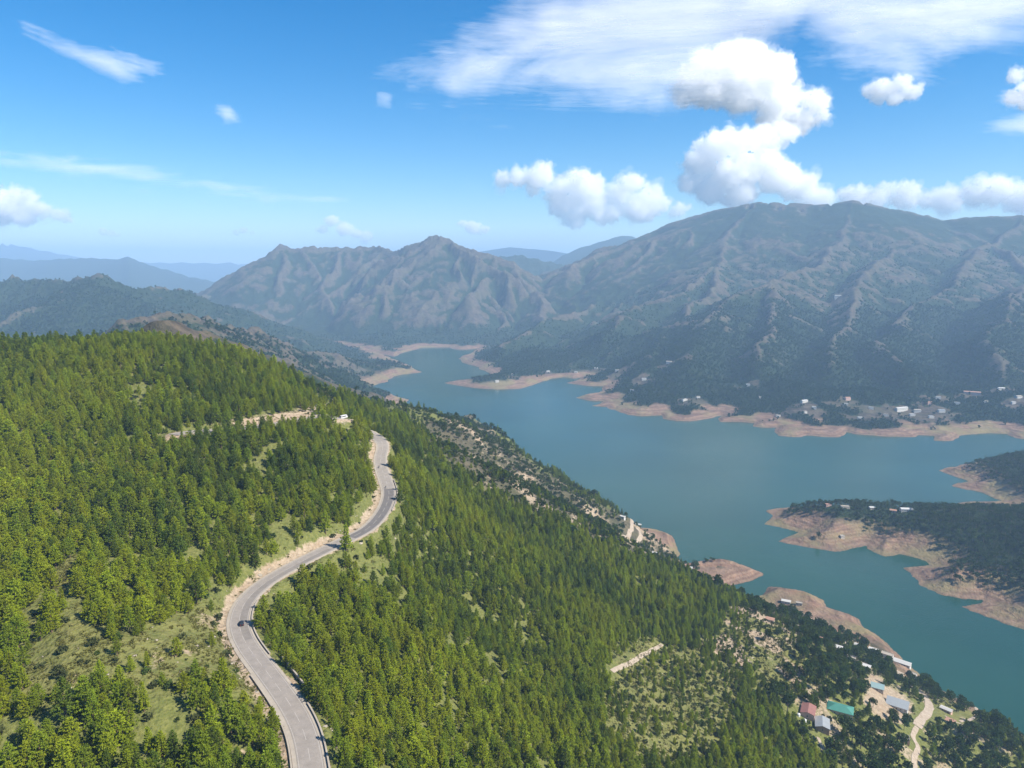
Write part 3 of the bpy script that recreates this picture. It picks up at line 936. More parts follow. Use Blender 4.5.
def car(name, label, loc, rz, body_m, L=4.1, W=1.68, van=False):
    root = empty(name, loc, rz)
    w = W / 2
    if van:
        secs = [ring(-L/2, w*.93, .45, 1.0), ring(-L/2+.12, w, .32, 1.15), ring(-L/2+.3, w, .30, 2.35, w*.93), ring(0, w, .30, 2.5, w*.93), ring(L/2-.9, w, .30, 2.45, w*.93), ring(L/2-.25, w, .32, 1.35, w*.95), ring(L/2, w*.92, .45, 1.05)]
        gl = join(box(-w-.012, w+.012, -L/2+.7, L/2-1.5, 1.35, 2.0), loft([[(-w*.86, L/2-.83, 2.3), (w*.86, L/2-.83, 2.3), (w*.9, L/2-.24, 1.42), (-w*.9, L/2-.24, 1.42)], [(-w*.86, L/2-.80, 2.32), (w*.86, L/2-.80, 2.32), (w*.9, L/2-.19, 1.44), (-w*.9, L/2-.19, 1.44)]]), box(-w*.8, w*.8, -L/2+.17, -L/2+.24, 1.45, 2.1))
        wb, r, lz = L*.31, .36, .8
    else:
        secs = [ring(-L/2, w*.9, .42, .78), ring(-L/2+.15, w*.98, .28, .92), ring(-L/2+.9, w, .22, .95), ring(0, w, .2, .93), ring(L/2-.95, w, .22, .9), ring(L/2-.15, w*.97, .28, .74), ring(L/2, w*.88, .4, .66)]
        gl = loft([ring(-L/2+.35, w*.86, .90, .97, w*.8, .03), ring(-L/2+.75, w*.92, .88, 1.40, w*.72, .06), ring(.35, w*.93, .88, 1.42, w*.72, .06), ring(L/2-1.15, w*.9, .86, .93, w*.8, .03)])
        wb, r, lz = L*.32, .31, .62
    mesh_obj('body', *loft(secs), body_m, root, smooth=False)
    mesh_obj('window', *gl, M_GLASS, root)
    if not van:
        mesh_obj('roof', *loft([ring(-L/2+.72, w*.735, 1.395, 1.45, w*.66, .025), ring(.38, w*.735, 1.41, 1.47, w*.66, .025)]), body_m, root)
    for sx in (-1, 1):
        for sy in (-1, 1):
            tv, tf = lathe_x(r, .2, sx * (w - .1), sy * wb, r)
            t = mesh_obj('wheel', tv, tf, M_TYRE, root)
            mesh_obj('rim', *lathe_x(r * .6, .215, sx * (w - .1), sy * wb, r, 10), M_CHROME, t)
        mesh_obj('headlight', *box(sx*w*.62-.16, sx*w*.62+.16, L/2-.06, L/2+.015, lz-.09, lz+.07), M_LAMP, root)
        mesh_obj('tail_light', *box(sx*w*.66-.12, sx*w*.66+.12, -L/2-.015, -L/2+.06, lz-.02, lz+.18), M_RED, root)
        mesh_obj('mirror', *box(sx*(w+.1)-.07, sx*(w+.1)+.07, L/2-1.5 if not van else L/2-.75, L/2-1.38 if not van else L/2-.62, .95 if not van else 1.4, 1.1 if not van else 1.75), body_m, root)
    tag(root, label, 'minibus' if van else 'car')
    return root

def on_road(px, py, side, away=True):
    i = road_at(px, py)
    p = ROAD[i] + RN[i] * side
    t = RT[i] if away else -RT[i]
    return (p[0], p[1], p[2] + 0.135), math.atan2(-t[0], t[1])
l_, r_ = on_road(240, 626, 0.9, True)
car('parked_car'.replace('parked_', ''), 'dark hatchback driving along the sharp lower bend of the road', l_, r_, M_DARKCAR)
l_, r_ = on_road(342, 418, -1.0, False)
car('minibus', 'white minibus with dark windows on the upper road at the hill shoulder', l_, r_, M_WHITE, 6.6, 2.1, True)

def skin_person(parent_name, loc, rz, label):
    """seated rider: one skinned body"""
    J = {'pelvis': (0, -.22, .86, .15), 'belly': (0, -.20, 1.05, .15), 'chest': (0, -.08, 1.28, .17), 'neck': (0, -.02, 1.46, .065), 'head': (0, .02, 1.58, .105), 'crown': (0, .01, 1.70, .085)}
    E = [('pelvis', 'belly'), ('belly', 'chest'), ('chest', 'neck'), ('neck', 'head'), ('head', 'crown')]
    for s, c in ((-1, 'l'), (1, 'r')):
        J.update({c+'sh': (s*.19, -.05, 1.36, .075), c+'el': (s*.30, .14, 1.14, .055), c+'wr': (s*.31, .40, 1.06, .04), c+'ha': (s*.30, .47, 1.06, .045),
                  c+'hip': (s*.12, -.18, .82, .11), c+'kn': (s*.22, .22, .78, .08), c+'an': (s*.2, .02, .38, .055), c+'toe': (s*.2, .2, .32, .05)})
        E += [('chest', c+'sh'), (c+'sh', c+'el'), (c+'el', c+'wr'), (c+'wr', c+'ha'), ('pelvis', c+'hip'), (c+'hip', c+'kn'), (c+'kn', c+'an'), (c+'an', c+'toe')]
    keys = list(J)
    me = bpy.data.meshes.new('person')
    me.from_pydata([J[k][:3] for k in keys], [(keys.index(a), keys.index(b)) for a, b in E], [])
    o = bpy.data.objects.new('person', me); col.objects.link(o)
    o.modifiers.new('skin', 'SKIN'); sub = o.modifiers.new('sub', 'SUBSURF'); sub.levels = sub.render_levels = 1
    if not me.skin_vertices: me.attributes  # layer is made with the modifier
    if len(me.skin_vertices) == 0:
        bm = bmesh.new(); bm.from_mesh(me); bm.verts.layers.skin.verify(); bm.to_mesh(me); bm.free()
    for i, k in enumerate(keys):
        me.skin_vertices[0].data[i].radius = (J[k][3],) * 2
        me.skin_vertices[0].data[i].use_root = (k == 'pelvis')
    me.materials.append(plain('rider_clothes', (0.05, 0.045, 0.05), 0.9, 0.2))
    o.location = loc; o.rotation_euler = (0, 0, rz)
    tag(o, label, 'person')
    return o

def motorcycle(loc, rz, label, rider_label):
    root = empty('motorcycle', loc, rz)
    for y in (-.62, .66):
        w_ = mesh_obj('wheel', *lathe_x(.30, .10, 0, y, .30, 14), M_TYRE, root)
        mesh_obj('rim', *lathe_x(.17, .11, 0, y, .30, 10), M_CHROME, w_)
    mesh_obj('engine', *loft([ring(-.3, .13, .3, .62, .1, .04), ring(.3, .14, .28, .6, .1, .04)]), M_CHROME, root)
    mesh_obj('fuel_tank', *loft([ring(-.05, .1, .62, .8, .08, .04), ring(.2, .15, .62, .92, .1, .05), ring(.42, .08, .7, .88, .06, .03)]), M_DARKCAR, root)
    mesh_obj('seat', *loft([ring(-.75, .1, .68, .76, .08, .03), ring(-.4, .14, .64, .74, .12, .03), ring(-.04, .12, .63, .74, .1, .03)]), M_TYRE, root)
    mesh_obj('fork', *join(*[loft([[(x - .03, .66, .3), (x + .03, .66, .3), (x + .03, .72, .3), (x - .03, .72, .3)], [(x - .03, .42, 1.0), (x + .03, .42, 1.0), (x + .03, .48, 1.0), (x - .03, .48, 1.0)]]) for x in (-.1, .1)]), M_CHROME, root)
    mesh_obj('handlebar', *box(-.38, .38, .43, .47, 1.0, 1.04), M_TYRE, root)
    mesh_obj('headlight', *loft([ring(.5, .08, .82, .98, .06, .04), ring(.6, .09, .8, 1.0, .07, .04)]), M_LAMP, root)
    tag(root, label, 'motorcycle')
    skin_person('person', loc, rz, rider_label)
l_, r_ = on_road(379, 490.5, -1.7, False)
motorcycle(l_, r_, 'dark motorcycle at the start of the dark resurfaced road patch', 'person in dark clothes riding the motorcycle by the dark road patch')
l_, r_ = on_road(377, 468.5, -1.7, False)
motorcycle(l_, r_, 'dark motorcycle farther up the road towards the hill shoulder', 'person in dark clothes riding the farther motorcycle near the hill shoulder')

# ------------------------------------------------------------------ paths in the village
PATHS = []
def path(pts, w, closed=False):
    P = np.array([pick(a, b) for a, b in pts])
    S = spline(P, 2.0)
    PATHS.append((S, w))
    T = np.gradient(S, axis=0); T[:, 2] = 0; T /= np.linalg.norm(T, axis=1)[:, None] + 1e-9
    N = np.stack([T[:, 1], -T[:, 0]], 1)
    cols = np.linspace(-1, 1, 4)
    ww = w / 2 * (1 + 0.25 * fbm(S[:, 0], S[:, 1], 7, 3, 7))
    X = S[:, 0][:, None] + N[:, 0][:, None] * cols * ww[:, None]; Y = S[:, 1][:, None] + N[:, 1][:, None] * cols * ww[:, None]
    Z = ground(X, Y) + 0.35
    o, _ = grid_mesh('dirt_path', np.stack([X, Y, Z], -1), M_DIRT)
    tag(o, kind='structure')
_k = NT('packed_earth')
_n = _k.noise(0.4, 5, 0.65)
_k.principled(_k.mix(_k.ramp(_n, [(0.3, 0.0), (0.7, 1.0)]), (0.23, 0.18, 0.13), (0.38, 0.32, 0.25)), 0.95, 0.1)
M_DIRT = _k.m
for pts, w in [([(900,672),(905,681),(914,688),(924,696),(929,704),(928,712),(922,719),(917,727)], 7.0),
               ([(917,727),(913,737),(918,748),(914,760),(917,775)], 3.5),
               ([(960,722),(970,720),(977,715),(976,708),(971,702)], 3.0),
               ([(945,716),(955,722),(968,727),(974,735)], 3.0),
               ([(612,672),(630,664),(648,653),(663,644)], 3.0),
               ([(629,513),(632,522),(630,531),(624,537)], 5.0),
               ([(637,528),(641,535),(637,543)], 5.0),
               ([(818,738),(822,748),(826,760)], 2.5),
               ([(795,610),(812,620),(830,634),(850,648),(866,664)], 2.5)]:
    path(pts, w)
# ------------------------------------------------------------------ buildings
M_GREENR = plain('green_sheet_roof', (0.05, 0.175, 0.135), 0.5, 0.12, 0.6, 0.4)
M_REDR = plain('faded_red_roof', (0.20, 0.095, 0.080), 0.7, 0.2, 0.6)
M_GREYR = plain('grey_sheet_roof', (0.22, 0.235, 0.24), 0.5, 0.12, 0.6, 0.4)
M_TEALR = plain('teal_sheet_roof', (0.19, 0.265, 0.26), 0.5, 0.12, 0.6, 0.4)
M_WHITER = plain('white_roof', (0.42, 0.41, 0.385), 0.6, 0.08, 0.5)
M_BROWNR = plain('rusty_roof', (0.30, 0.17, 0.12), 0.8, 0.25, 0.6)
M_CREAM = plain('cream_wall', (0.42, 0.37, 0.30), 0.85, 0.12, 0.8)
M_WHITEW = plain('white_wall', (0.46, 0.44, 0.40), 0.8, 0.1, 0.8)
M_PINKW = plain('pink_wall', (0.50, 0.33, 0.27), 0.85, 0.15, 0.8)
M_BRICKW = plain('raw_brick_wall', (0.34, 0.22, 0.16), 0.9, 0.2, 0.8)
M_PANE = plain('window_glass', (0.03, 0.04, 0.05), 0.15, 0.1, 1, 0.5)
M_DOOR = plain('wooden_door', (0.15, 0.09, 0.05), 0.8, 0.2, 1)
PLACES = []
_b = bpy.data.objects['minibus'].location
PLACES.append(('the minibus', _b.x, _b.y, 8.0))

def roof_geo(kind, w, d, h, rise, ov=0.5, t=0.16):
    x, y = w / 2 + ov, d / 2 + ov
    if kind == 'flat':
        return join(box(-x + .35, x - .35, -y + .35, y - .35, h, h + 0.22), box(-x + .35, x - .35, -y + .35, -y + .60, h + .222, h + .65), box(-x + .35, x - .35, y - .60, y - .35, h + .222, h + .65),
                    box(-x + .35, -x + .60, -y + .602, y - .602, h + .222, h + .65), box(x - .60, x - .35, -y + .602, y - .602, h + .222, h + .65))
    if kind == 'shed':
        return loft([[(-x, -y, h), (x, -y, h), (x, -y, h + t), (-x, -y, h + t)], [(-x, y, h + rise), (x, y, h + rise), (x, y, h + rise + t), (-x, y, h + rise + t)]])
    rx = x if kind == 'gable' else x - y * 0.9
    V, F = [], []
    for dz in (0, t):
        V += [(-x, -y, h + dz), (x, -y, h + dz), (x, y, h + dz), (-x, y, h + dz), (-rx, 0, h + rise + dz), (rx, 0, h + rise + dz)]
    for b, flip in ((6, False), (0, True)):
        fs = [(0, 1, 5, 4), (2, 3, 4, 5), (1, 2, 5), (3, 0, 4)]
        F += [tuple(i + b for i in (f[::-1] if flip else f)) for f in fs if not (kind == 'gable' and len(f) == 3)]
    if kind == 'gable':
        F += [(0, 4, 10, 6), (4, 3, 9, 10), (1, 7, 11, 5), (5, 11, 8, 2), (0, 6, 7, 1), (2, 8, 9, 3)]
    else:
        F += [(0, 6, 7, 1), (1, 7, 8, 2), (2, 8, 9, 3), (3, 9, 6, 0)]
    return V, F

def house(px, py, w, d, h, kind, rise, rz, wall_m, roof_m, label, cat='house', storeys=1, name='house', group=None, detail=True):
    g = pick(px, py)
    c_, s_ = math.cos(R(rz)), math.sin(R(rz))
    zs = [float(ground(g.x + c_ * a - s_ * b, g.y + s_ * a + c_ * b)) for a in (-w / 2, w / 2) for b in (-d / 2, d / 2)]
    lo, hi = min(zs), max(zs)
    base = lo * 0.4 + hi * 0.6
    root = empty(name, (g.x, g.y, base), R(rz))
    wv = box(-w / 2, w / 2, -d / 2, d / 2, lo - base - 0.5, h)
    if kind in ('gable',):
        gab = ([(-w / 2, -d / 2, h), (-w / 2, d / 2, h), (-w / 2, 0, h + rise * .9), (w / 2, -d / 2, h), (w / 2, d / 2, h), (w / 2, 0, h + rise * .9)], [(0, 2, 1), (3, 4, 5)])
        wv = join(wv, gab)
    if kind == 'shed':
        wv = loft([[(-w/2, -d/2, lo-base-.5), (w/2, -d/2, lo-base-.5), (w/2, -d/2, h), (-w/2, -d/2, h)], [(-w/2, d/2, lo-base-.5), (w/2, d/2, lo-base-.5), (w/2, d/2, h+rise*.85), (-w/2, d/2, h+rise*.85)]])
    mesh_obj('wall', *wv, wall_m, root)
    mesh_obj('roof', *roof_geo(kind, w, d, h + 0.01, rise), roof_m, root)
    if detail:
        for st in range(storeys):
            zb = st * h / storeys
            n = max(2, int(w / 3.2))
            for sgn in (-1, 1):
                for i in range(n):
                    x = -w / 2 + (i + .5) * w / n
                    if st == 0 and i == n // 2 and sgn < 0:
                        y = sgn * (d / 2 + .02)
                        mesh_obj('door', *box(x - .5, x + .5, y - .04, y + .04, 0.02, 2.1), M_DOOR, root)
                        continue
                    y = sgn * (d / 2 + .015)
                    fr = mesh_obj('window', *box(x - .6, x + .6, y - .04, y + .04, zb + .95, zb + 2.15), M_WHITE, root)
                    mesh_obj('pane', *box(x - .5, x + .5, y - .055, y + .055, zb + 1.05, zb + 2.05), M_PANE, fr)
            for sgn in (-1, 1):
                x = sgn * (w / 2 + .015)
                fr = mesh_obj('window', *box(x - .04, x + .04, -.6, .6, zb + .95, zb + 2.15), M_WHITE, root)
                mesh_obj('pane', *box(x - .055, x + .055, -.5, .5, zb + 1.05, zb + 2.05), M_PANE, fr)
    tag(root, label, cat, group)
    PLACES.append((label, g.x, g.y, max(w, d)))
    return root

# village on the lower slope
house(840, 713, 17.0, 10.5, 3.4, 'hip', 2.0, -28, M_CREAM, M_GREENR, 'house with a bright green sheet roof on the lower slope')
house(808, 714, 12.0, 9.0, 3.2, 'gable', 1.5, 62, M_PINKW, M_REDR, 'house with a faded red roof beside the green-roofed house')
house(822, 728, 12.0, 9.0, 3.2, 'gable', 1.5, 68, M_BRICKW, M_GREYR, 'grey-roofed house just below the faded red roof')
house(877, 690, 10.0, 7.0, 2.9, 'shed', 0.8, -30, M_CREAM, M_TEALR, 'small pale teal-roofed house at the upper corner of the bare yard')
house(897, 708, 16.0, 11.0, 3.1, 'shed', 1.2, -35, M_WHITEW, M_GREYR, 'long pale grey shed roof in the middle of the bare yard', 'shed', name='shed')
house(902, 664, 17.0, 8.0, 3.0, 'gable', 1.6, -42, M_WHITEW, M_WHITER, 'long bright white roof above the water at the end of the track', 'building', name='building')
house(887, 657, 12.0, 7.0, 3.2, 'flat', 0, -40, M_WHITEW, M_CONC, 'flat concrete roof next to the long bright white roof', 'building', name='building')
house(873, 652, 9.0, 4.0, 2.8, 'shed', 0.5, -40, M_CREAM, M_WHITER, 'narrow white roof uphill of the flat concrete roof')
house(858, 647, 7.0, 4.5, 2.8, 'gable', 1.0, -40, M_WHITEW, M_WHITER, 'small white-roofed hut alone among dark trees above the sandy shore', 'hut', name='hut')
house(866, 669, 7.0, 4.0, 2.8, 'shed', 0.5, -40, M_PINKW, M_WHITER, 'small pale-roofed hut between dark trees above the teal roof', 'hut', name='hut')
house(946, 712, 9.0, 4.5, 2.8, 'gable', 1.0, -50, M_PINKW, M_WHITER, 'pink-walled cottage with a pale roof right of the dirt track', 'cottage', name='cottage')
house(820, 642, 8.0, 6.0, 3.0, 'hip', 1.2, -30, M_CREAM, M_BROWNR, 'small house with a rusty brown roof on the bare brown slope')
house(797, 629, 6.5, 4.5, 2.8, 'flat', 0, -35, M_PINKW, M_CONC, 'tiny flat-roofed pink hut near the upper village trees', 'hut', name='hut')
house(786, 603, 11.0, 6.0, 3.0, 'gable', 1.4, -25, M_WHITEW, M_WHITER, 'long white-roofed building at the root of the sandy point', 'building', name='building')
house(799, 605, 8.0, 5.0, 3.0, 'flat', 0, -25, M_CREAM, M_CONC, 'small flat-roofed annexe beside the long white-roofed building', 'annexe', name='annexe')
house(770, 622, 7.0, 5.0, 2.8, 'gable', 1.0, -30, M_CREAM, M_BROWNR, 'rusty-roofed hut on the bare brown patch under the upper village trees', 'hut', name='hut')
house(851, 660, 7.5, 5.0, 2.8, 'flat', 0, -38, M_CREAM, M_CONC, 'square flat-roofed house deep among the dark trees above the yard')
house(838, 650, 7.0, 4.5, 2.8, 'shed', 0.6, -35, M_BRICKW, M_WHITER, 'brick hut with a slanting pale roof between the rusty roof and the shore', 'hut', name='hut')
house(912, 676, 8.0, 5.0, 2.8, 'flat', 0, -45, M_WHITEW, M_CONC, 'small flat-roofed house beside the upper end of the dirt track')
house(903, 741, 8.0, 5.5, 2.6, 'flat', 0, -20, M_BRICKW, M_CONC, 'unfinished brick house beside the rubble below the dirt track')
house(950, 724, 6.5, 4.5, 2.8, 'shed', 0.6, -50, M_CREAM, M_BROWNR, 'rusty-roofed hut below the pink-walled cottage', 'hut', name='hut')
# houses on the promontories of this shore
house(638, 524, 13.0, 7.0, 3.2, 'gable', 2.0, -35, M_WHITEW, M_WHITER, 'bright white-roofed building on the bare spur above the lake', 'building', name='building')
house(622.5, 519, 7.0, 5.0, 3.0, 'flat', 0, -35, M_WHITEW, M_WHITER, 'tiny white hut on the ridge left of the spur building', 'hut', name='hut')
house(654, 555, 8.0, 5.5, 3.0, 'flat', 0, -30, M_WHITEW, M_WHITER, 'small white house low on the grassy spur', 'house')
house(689, 570, 8.5, 5.5, 3.0, 'gable', 1.2, -10, M_WHITEW, M_WHITER, 'small white house at the neck of the sandy promontory', 'house')

M_TANK = plain('tank_plastic', (0.62, 0.62, 0.60), 0.5, 0.06, 1)
def tank(px, py, r, h, label):
    g = pick(px, py)
    V, F = [], []
    n = 18
    for z, q in ((-.6, r), (h * .1, r), (h * .5, r * 1.03), (h * .82, r), (h * .95, r * .7), (h, r * .25)):
        V += [(q * math.cos(2 * math.pi * i / n), q * math.sin(2 * math.pi * i / n), z) for i in range(n)]
    for k in range(5):
        F += [(k * n + i, k * n + (i + 1) % n, (k + 1) * n + (i + 1) % n, (k + 1) * n + i) for i in range(n)]
    F.append(tuple(range(5 * n, 6 * n)))
    root = mesh_obj('water_tank', V, F, M_TANK)
    root.location = g
    mesh_obj('lid', *loft([[(r * .3 * math.cos(a), r * .3 * math.sin(a), z) for a in np.linspace(0, 6.283, 10, endpoint=False)] for z in (h + .005, h + .2)]), M_GREYR, root)
    tag(root, label, 'water tank')
tank(798.5, 716, 1.1, 2.2, 'white round water tank uphill of the faded red roof')
tank(804.5, 722, 1.2, 2.0, 'white round water tank below the faded red roof')

# houses on the wooded spit across the water
SPITH = [(828, 506, 9, 6, 'flat', M_PINKW, M_BROWNR, 'small brown-roofed house towards the tip of the wooded spit'),
         (845, 508, 14, 7, 'flat', M_CREAM, M_CONC, 'long pale flat-roofed house on the wooded spit crest'),
         (872, 509, 10, 6, 'gable', M_CREAM, M_WHITER, 'pale-roofed house midway along the wooded spit crest'),
         (893, 512, 10, 7, 'gable', M_PINKW, M_BROWNR, 'rusty-roofed house left of the white roof on the spit'),
         (906, 510.5, 19, 9, 'gable', M_WHITEW, M_WHITER, 'broad white roof standing out of the trees on the spit'),
         (842, 538, 7, 5, 'flat', M_CREAM, M_CONC, 'tiny hut above the bare bank of the wooded spit')]
for px, py, w, d, kd, wm, rm, lb in SPITH:
    house(px, py, w, d, 3.3, kd, 1.5, rgt.uniform(-30, 10), wm, rm, lb, group='houses on the wooded spit')
# far shore
FARH = [(644, 380, 16, 9, M_WHITER, 'white house on the wooded slope above the far coves'),
        (669, 363, 20, 10, M_CREAM, 'pale farmhouse at the foot of the bare spur, far shore'),
        (684.5, 401, 16, 8, M_WHITER, 'white roof in the woods above the long far beach'),
        (698, 398, 12, 8, M_CREAM, 'pale roof just right of the white roof above the far beach'),
        (748, 386, 12, 8, M_WHITER, 'lone white house high in the far-shore woods'),
        (760, 398, 9, 7, M_CREAM, 'tiny pale house low in the far-shore woods'),
        (804, 402.5, 22, 9, M_WHITER, 'white house pair roof above the red-brown far headland'),
        (814, 409, 11, 8, M_WHITER, 'small white house just above the red-brown far headland'),
        (805, 413, 9, 7, M_CREAM, 'tiny cream house near the trees of the far headland'),
        (847, 400, 16, 12, M_BROWNR, 'rust-roofed house with pale yard above the far shore'),
        (846, 405, 10, 8, M_WHITER, 'small white house below the rust-roofed far-shore house'),
        (871, 409, 12, 7, M_WHITER, 'white hut left of the long far-shore terrace row'),
        (901, 411, 44, 10, M_WHITER, 'long white row building on the far-shore terrace'),
        (917, 412, 18, 10, M_CREAM, 'cream block at the right end of the long white row'),
        (912, 416, 14, 8, M_WHITER, 'white house directly below the cream terrace block'),
        (929, 404, 14, 9, M_BROWNR, 'rusty-roofed house behind the far-shore terrace'),
        (941, 412, 18, 12, M_GREYR, 'grey-roofed hall on the far-shore terrace right of the cream block'),
        (972, 394, 44, 13, M_BROWNR, 'large red-brown roofed building high on the far shore'),
        (938, 399, 14, 7, M_WHITER, 'small white building left of the large red-brown roof'),
        (1001, 390, 20, 8, M_WHITER, 'white roof on the slope right of the large red-brown building'),
        (1018, 398, 18, 12, M_CREAM, 'cream house at the right edge of the far-shore slope'),
        (1013, 404, 12, 8, M_WHITER, 'white house below the cream house at the right edge'),
        (931, 418, 14, 8, M_WHITER, 'lowest white house on the far-shore terrace slope'),
        (838, 297, 30, 12, M_WHITER, 'white building on the high shoulder of the big mountain'),
        (497, 382, 14, 9, M_WHITER, 'white house on the small far headland of coves'),
        (512, 375, 16, 9, M_CREAM, 'cream house behind the small headland of coves'),
        (548, 372, 14, 9, M_WHITER, 'white house at the head of the far cove'),
        (596, 369, 16, 9, M_WHITER, 'white farm roof on the green terrace above the far cove'),
        (778, 417, 12, 8, M_CREAM, 'cream hut nearest the water on the red-brown far headland'),
        (860, 419, 13, 8, M_WHITER, 'white house on the bare bank between the two far headlands'),
        (886, 416, 12, 8, M_CREAM, 'grey-roofed house just below the left end of the long white row'),
        (957, 404, 14, 8, M_WHITER, 'white house just under the large red-brown roof'),
        (985, 402, 13, 8, M_CREAM, 'grey-roofed house right of and below the large red-brown roof'),
        (576, 373, 13, 8, M_WHITER, 'white hut low above the second far cove'),
        (632, 391, 13, 8, M_CREAM, 'grey-roofed hut below the white house above the far coves'),
        (617, 371, 14, 9, M_CREAM, 'cream farm roof right of the white farm roof')]
for px, py, w, d, rm, lb in FARH:
    house(px, py, w, d, 5.0 if w < 30 else 6.5, 'flat' if rm in (M_WHITER, M_CREAM) and w < 18 else 'gable', 2.0, rgt.uniform(-25, 25), M_WHITEW if rm is not M_BROWNR else M_PINKW, rm if rm is not M_CREAM else M_CONC, lb, storeys=2 if w >= 30 else 1, group='houses on the far shore', detail=w >= 30)
# ------------------------------------------------------------------ trees
def leaf_mat(name, dark, light, transl=0.3, hue=0.03):
    k = NT(name)
    oi = k.node('ObjectInfo')
    r = oi.outputs['Random']
    n = k.noise(0.02, 3, 0.5)
    n2 = k.noise(0.9, 2, 0.5)
    f = k.math('ADD', k.math('MULTIPLY', r, 0.55), k.math('MULTIPLY', k.math('SUBTRACT', n, 0.3), 0.75))
    f = k.math('ADD', f, k.math('MULTIPLY', k.math('SUBTRACT', n2, 0.5), 0.5), clamp=True)
    c = k.mix(f, dark, light)
    h = k.node('HueSaturation')
    k.set(h.inputs['Hue'], k.math('ADD', k.math('MULTIPLY', k.math('SUBTRACT', r, 0.5), hue), 0.5))
    k.set(h.inputs['Color'], c)
    d = k.node('BsdfDiffuse'); k.l.new(h.outputs[0], d.inputs[0])
    t = k.node('BsdfTranslucent'); k.l.new(h.outputs[0], t.inputs[0])
    m = k.node('MixShader'); m.inputs[0].default_value = transl
    k.l.new(d.outputs[0], m.inputs[1]); k.l.new(t.outputs[0], m.inputs[2])
    k.l.new(m.outputs[0], k.out.inputs['Surface'])
    return k.m

M_BARK = plain('pine_bark', (0.13, 0.085, 0.055), 0.95, 0.35, 4)
M_BARK2 = plain('grey_bark', (0.14, 0.115, 0.09), 0.95, 0.3, 4)
M_PINE = [leaf_mat('pine_needles_bright', (0.172, 0.220, 0.014), (0.355, 0.390, 0.026), 0.28),
          leaf_mat('pine_needles', (0.126, 0.178, 0.014), (0.262, 0.312, 0.026), 0.28),
          leaf_mat('pine_needles_deep', (0.068, 0.108, 0.015), (0.150, 0.196, 0.026), 0.28)]
M_BROAD = [leaf_mat('broadleaf_dark', (0.026, 0.054, 0.014), (0.068, 0.105, 0.026), 0.25),
           leaf_mat('broadleaf_mid', (0.034, 0.060, 0.014), (0.080, 0.110, 0.026), 0.25)]
M_SHRUB = leaf_mat('shrub_leaves', (0.045, 0.062, 0.022), (0.115, 0.120, 0.045), 0.25)
M_FARW = leaf_mat('far_woods', (0.012, 0.032, 0.010), (0.044, 0.072, 0.021), 0.2)

def unit(v): return v / (np.linalg.norm(v, axis=-1, keepdims=True) + 1e-9)

def blades(C, A, size, n, width, rg):
    """n leaf blades fanned round axis A at every centre C"""
    m = len(C)
    C = np.repeat(C, n, 0); A = np.repeat(A, n, 0); S = np.repeat(size, n)
    D = unit(A * 0.75 + rg.normal(0, 0.62, (m * n, 3)))
    W = unit(np.cross(D, rg.normal(0, 1, (m * n, 3))))
    S = S * rg.uniform(0.7, 1.25, m * n)
    b0 = C - D * S[:, None] * 0.25
    tip = C + D * S[:, None] * 0.85
    mid = C + D * S[:, None] * 0.25
    a = mid + W * (S * width)[:, None]; b = mid - W * (S * width)[:, None]
    V = np.stack([b0, a, tip, b], 1).reshape(-1, 3)
    F = np.arange(len(V)).reshape(-1, 4)
    return V, F

def trunk_mesh(h, r, rg, sides=6, rings=6, limbs=()):
    V, F = [], []
    def tube(P, Rr):
        b = len(V)
        for k, (p, q) in enumerate(zip(P, Rr)):
            for i in range(sides):
                a = 2 * math.pi * i / sides
                V.append((p[0] + q * math.cos(a), p[1] + q * math.sin(a), p[2]))
        for k in range(len(P) - 1):
            for i in range(sides):
                F.append((b + k * sides + i, b + k * sides + (i + 1) % sides, b + (k + 1) * sides + (i + 1) % sides, b + (k + 1) * sides + i))
    bend = rg.normal(0, 0.02 * h, 2)
    tube([(bend[0] * (t ** 2), bend[1] * (t ** 2), -0.8 + t * (h + 0.8)) for t in np.linspace(0, 1, rings)], [r * (1.25 - 1.15 * t) for t in np.linspace(0, 1, rings)])
    for p, q, rr in limbs:
        tube([p, tuple((np.array(p) + np.array(q)) / 2 + np.array([0, 0, -0.1])), q], [rr, rr * 0.7, rr * 0.3])
    return V, F

def pine_geo(seed, h=10.0, spread=2.7, base=0.16, nw=12, nb=6, round_=0.8, nt=13):
    rg = np.random.default_rng(seed)
    C, A, S = [], [], []
    limbs = []
    for w in range(nw):
        t = base + (1 - base) * (w + rg.uniform(-0.25, 0.25)) / nw
        t = min(max(t, base), 0.98)
        u = (t - base) / (1 - base)
        L = spread * ((1 - u) ** round_) * (0.55 + 0.45 * min(1, (u + 0.12) / 0.25)) + 0.35
        a0 = rg.uniform(0, 6.28)
        for b in range(nb):
            a = a0 + 2 * math.pi * b / nb + rg.normal(0, 0.22)
            Lb = L * rg.uniform(0.72, 1.2)
            rise = 0.15 + 0.5 * u + rg.normal(0, 0.1)
            d = np.array([math.cos(a), math.sin(a), rise])
            z0 = t * h
            for q in ((0.30, 0.55, 0.78, 1.0) if Lb > 1.2 else (0.5, 1.0)):
                c = np.array([0, 0, z0]) + d * Lb * q
                c += rg.normal(0, 0.14, 3)
                C.append(c); A.append(unit(d * np.array([1, 1, 1]) + np.array([0, 0, 0.55])))
                S.append(0.50 + 0.24 * (1 - u) * rg.uniform(0.7, 1.2))
            if w < nw * 0.6 and b % 2 == 0:
                limbs.append(((0, 0, z0), tuple(np.array([0, 0, z0]) + d * Lb * 0.8), 0.05))
    C.append(np.array([0, 0, h * 0.98])); A.append(np.array([0, 0, 1.0])); S.append(0.9)
    V, F = blades(np.array(C), np.array(A), np.array(S), nt, 0.19, rg)
    return trunk_mesh(h * 0.97, 0.17, rg, limbs=limbs), (V, F)

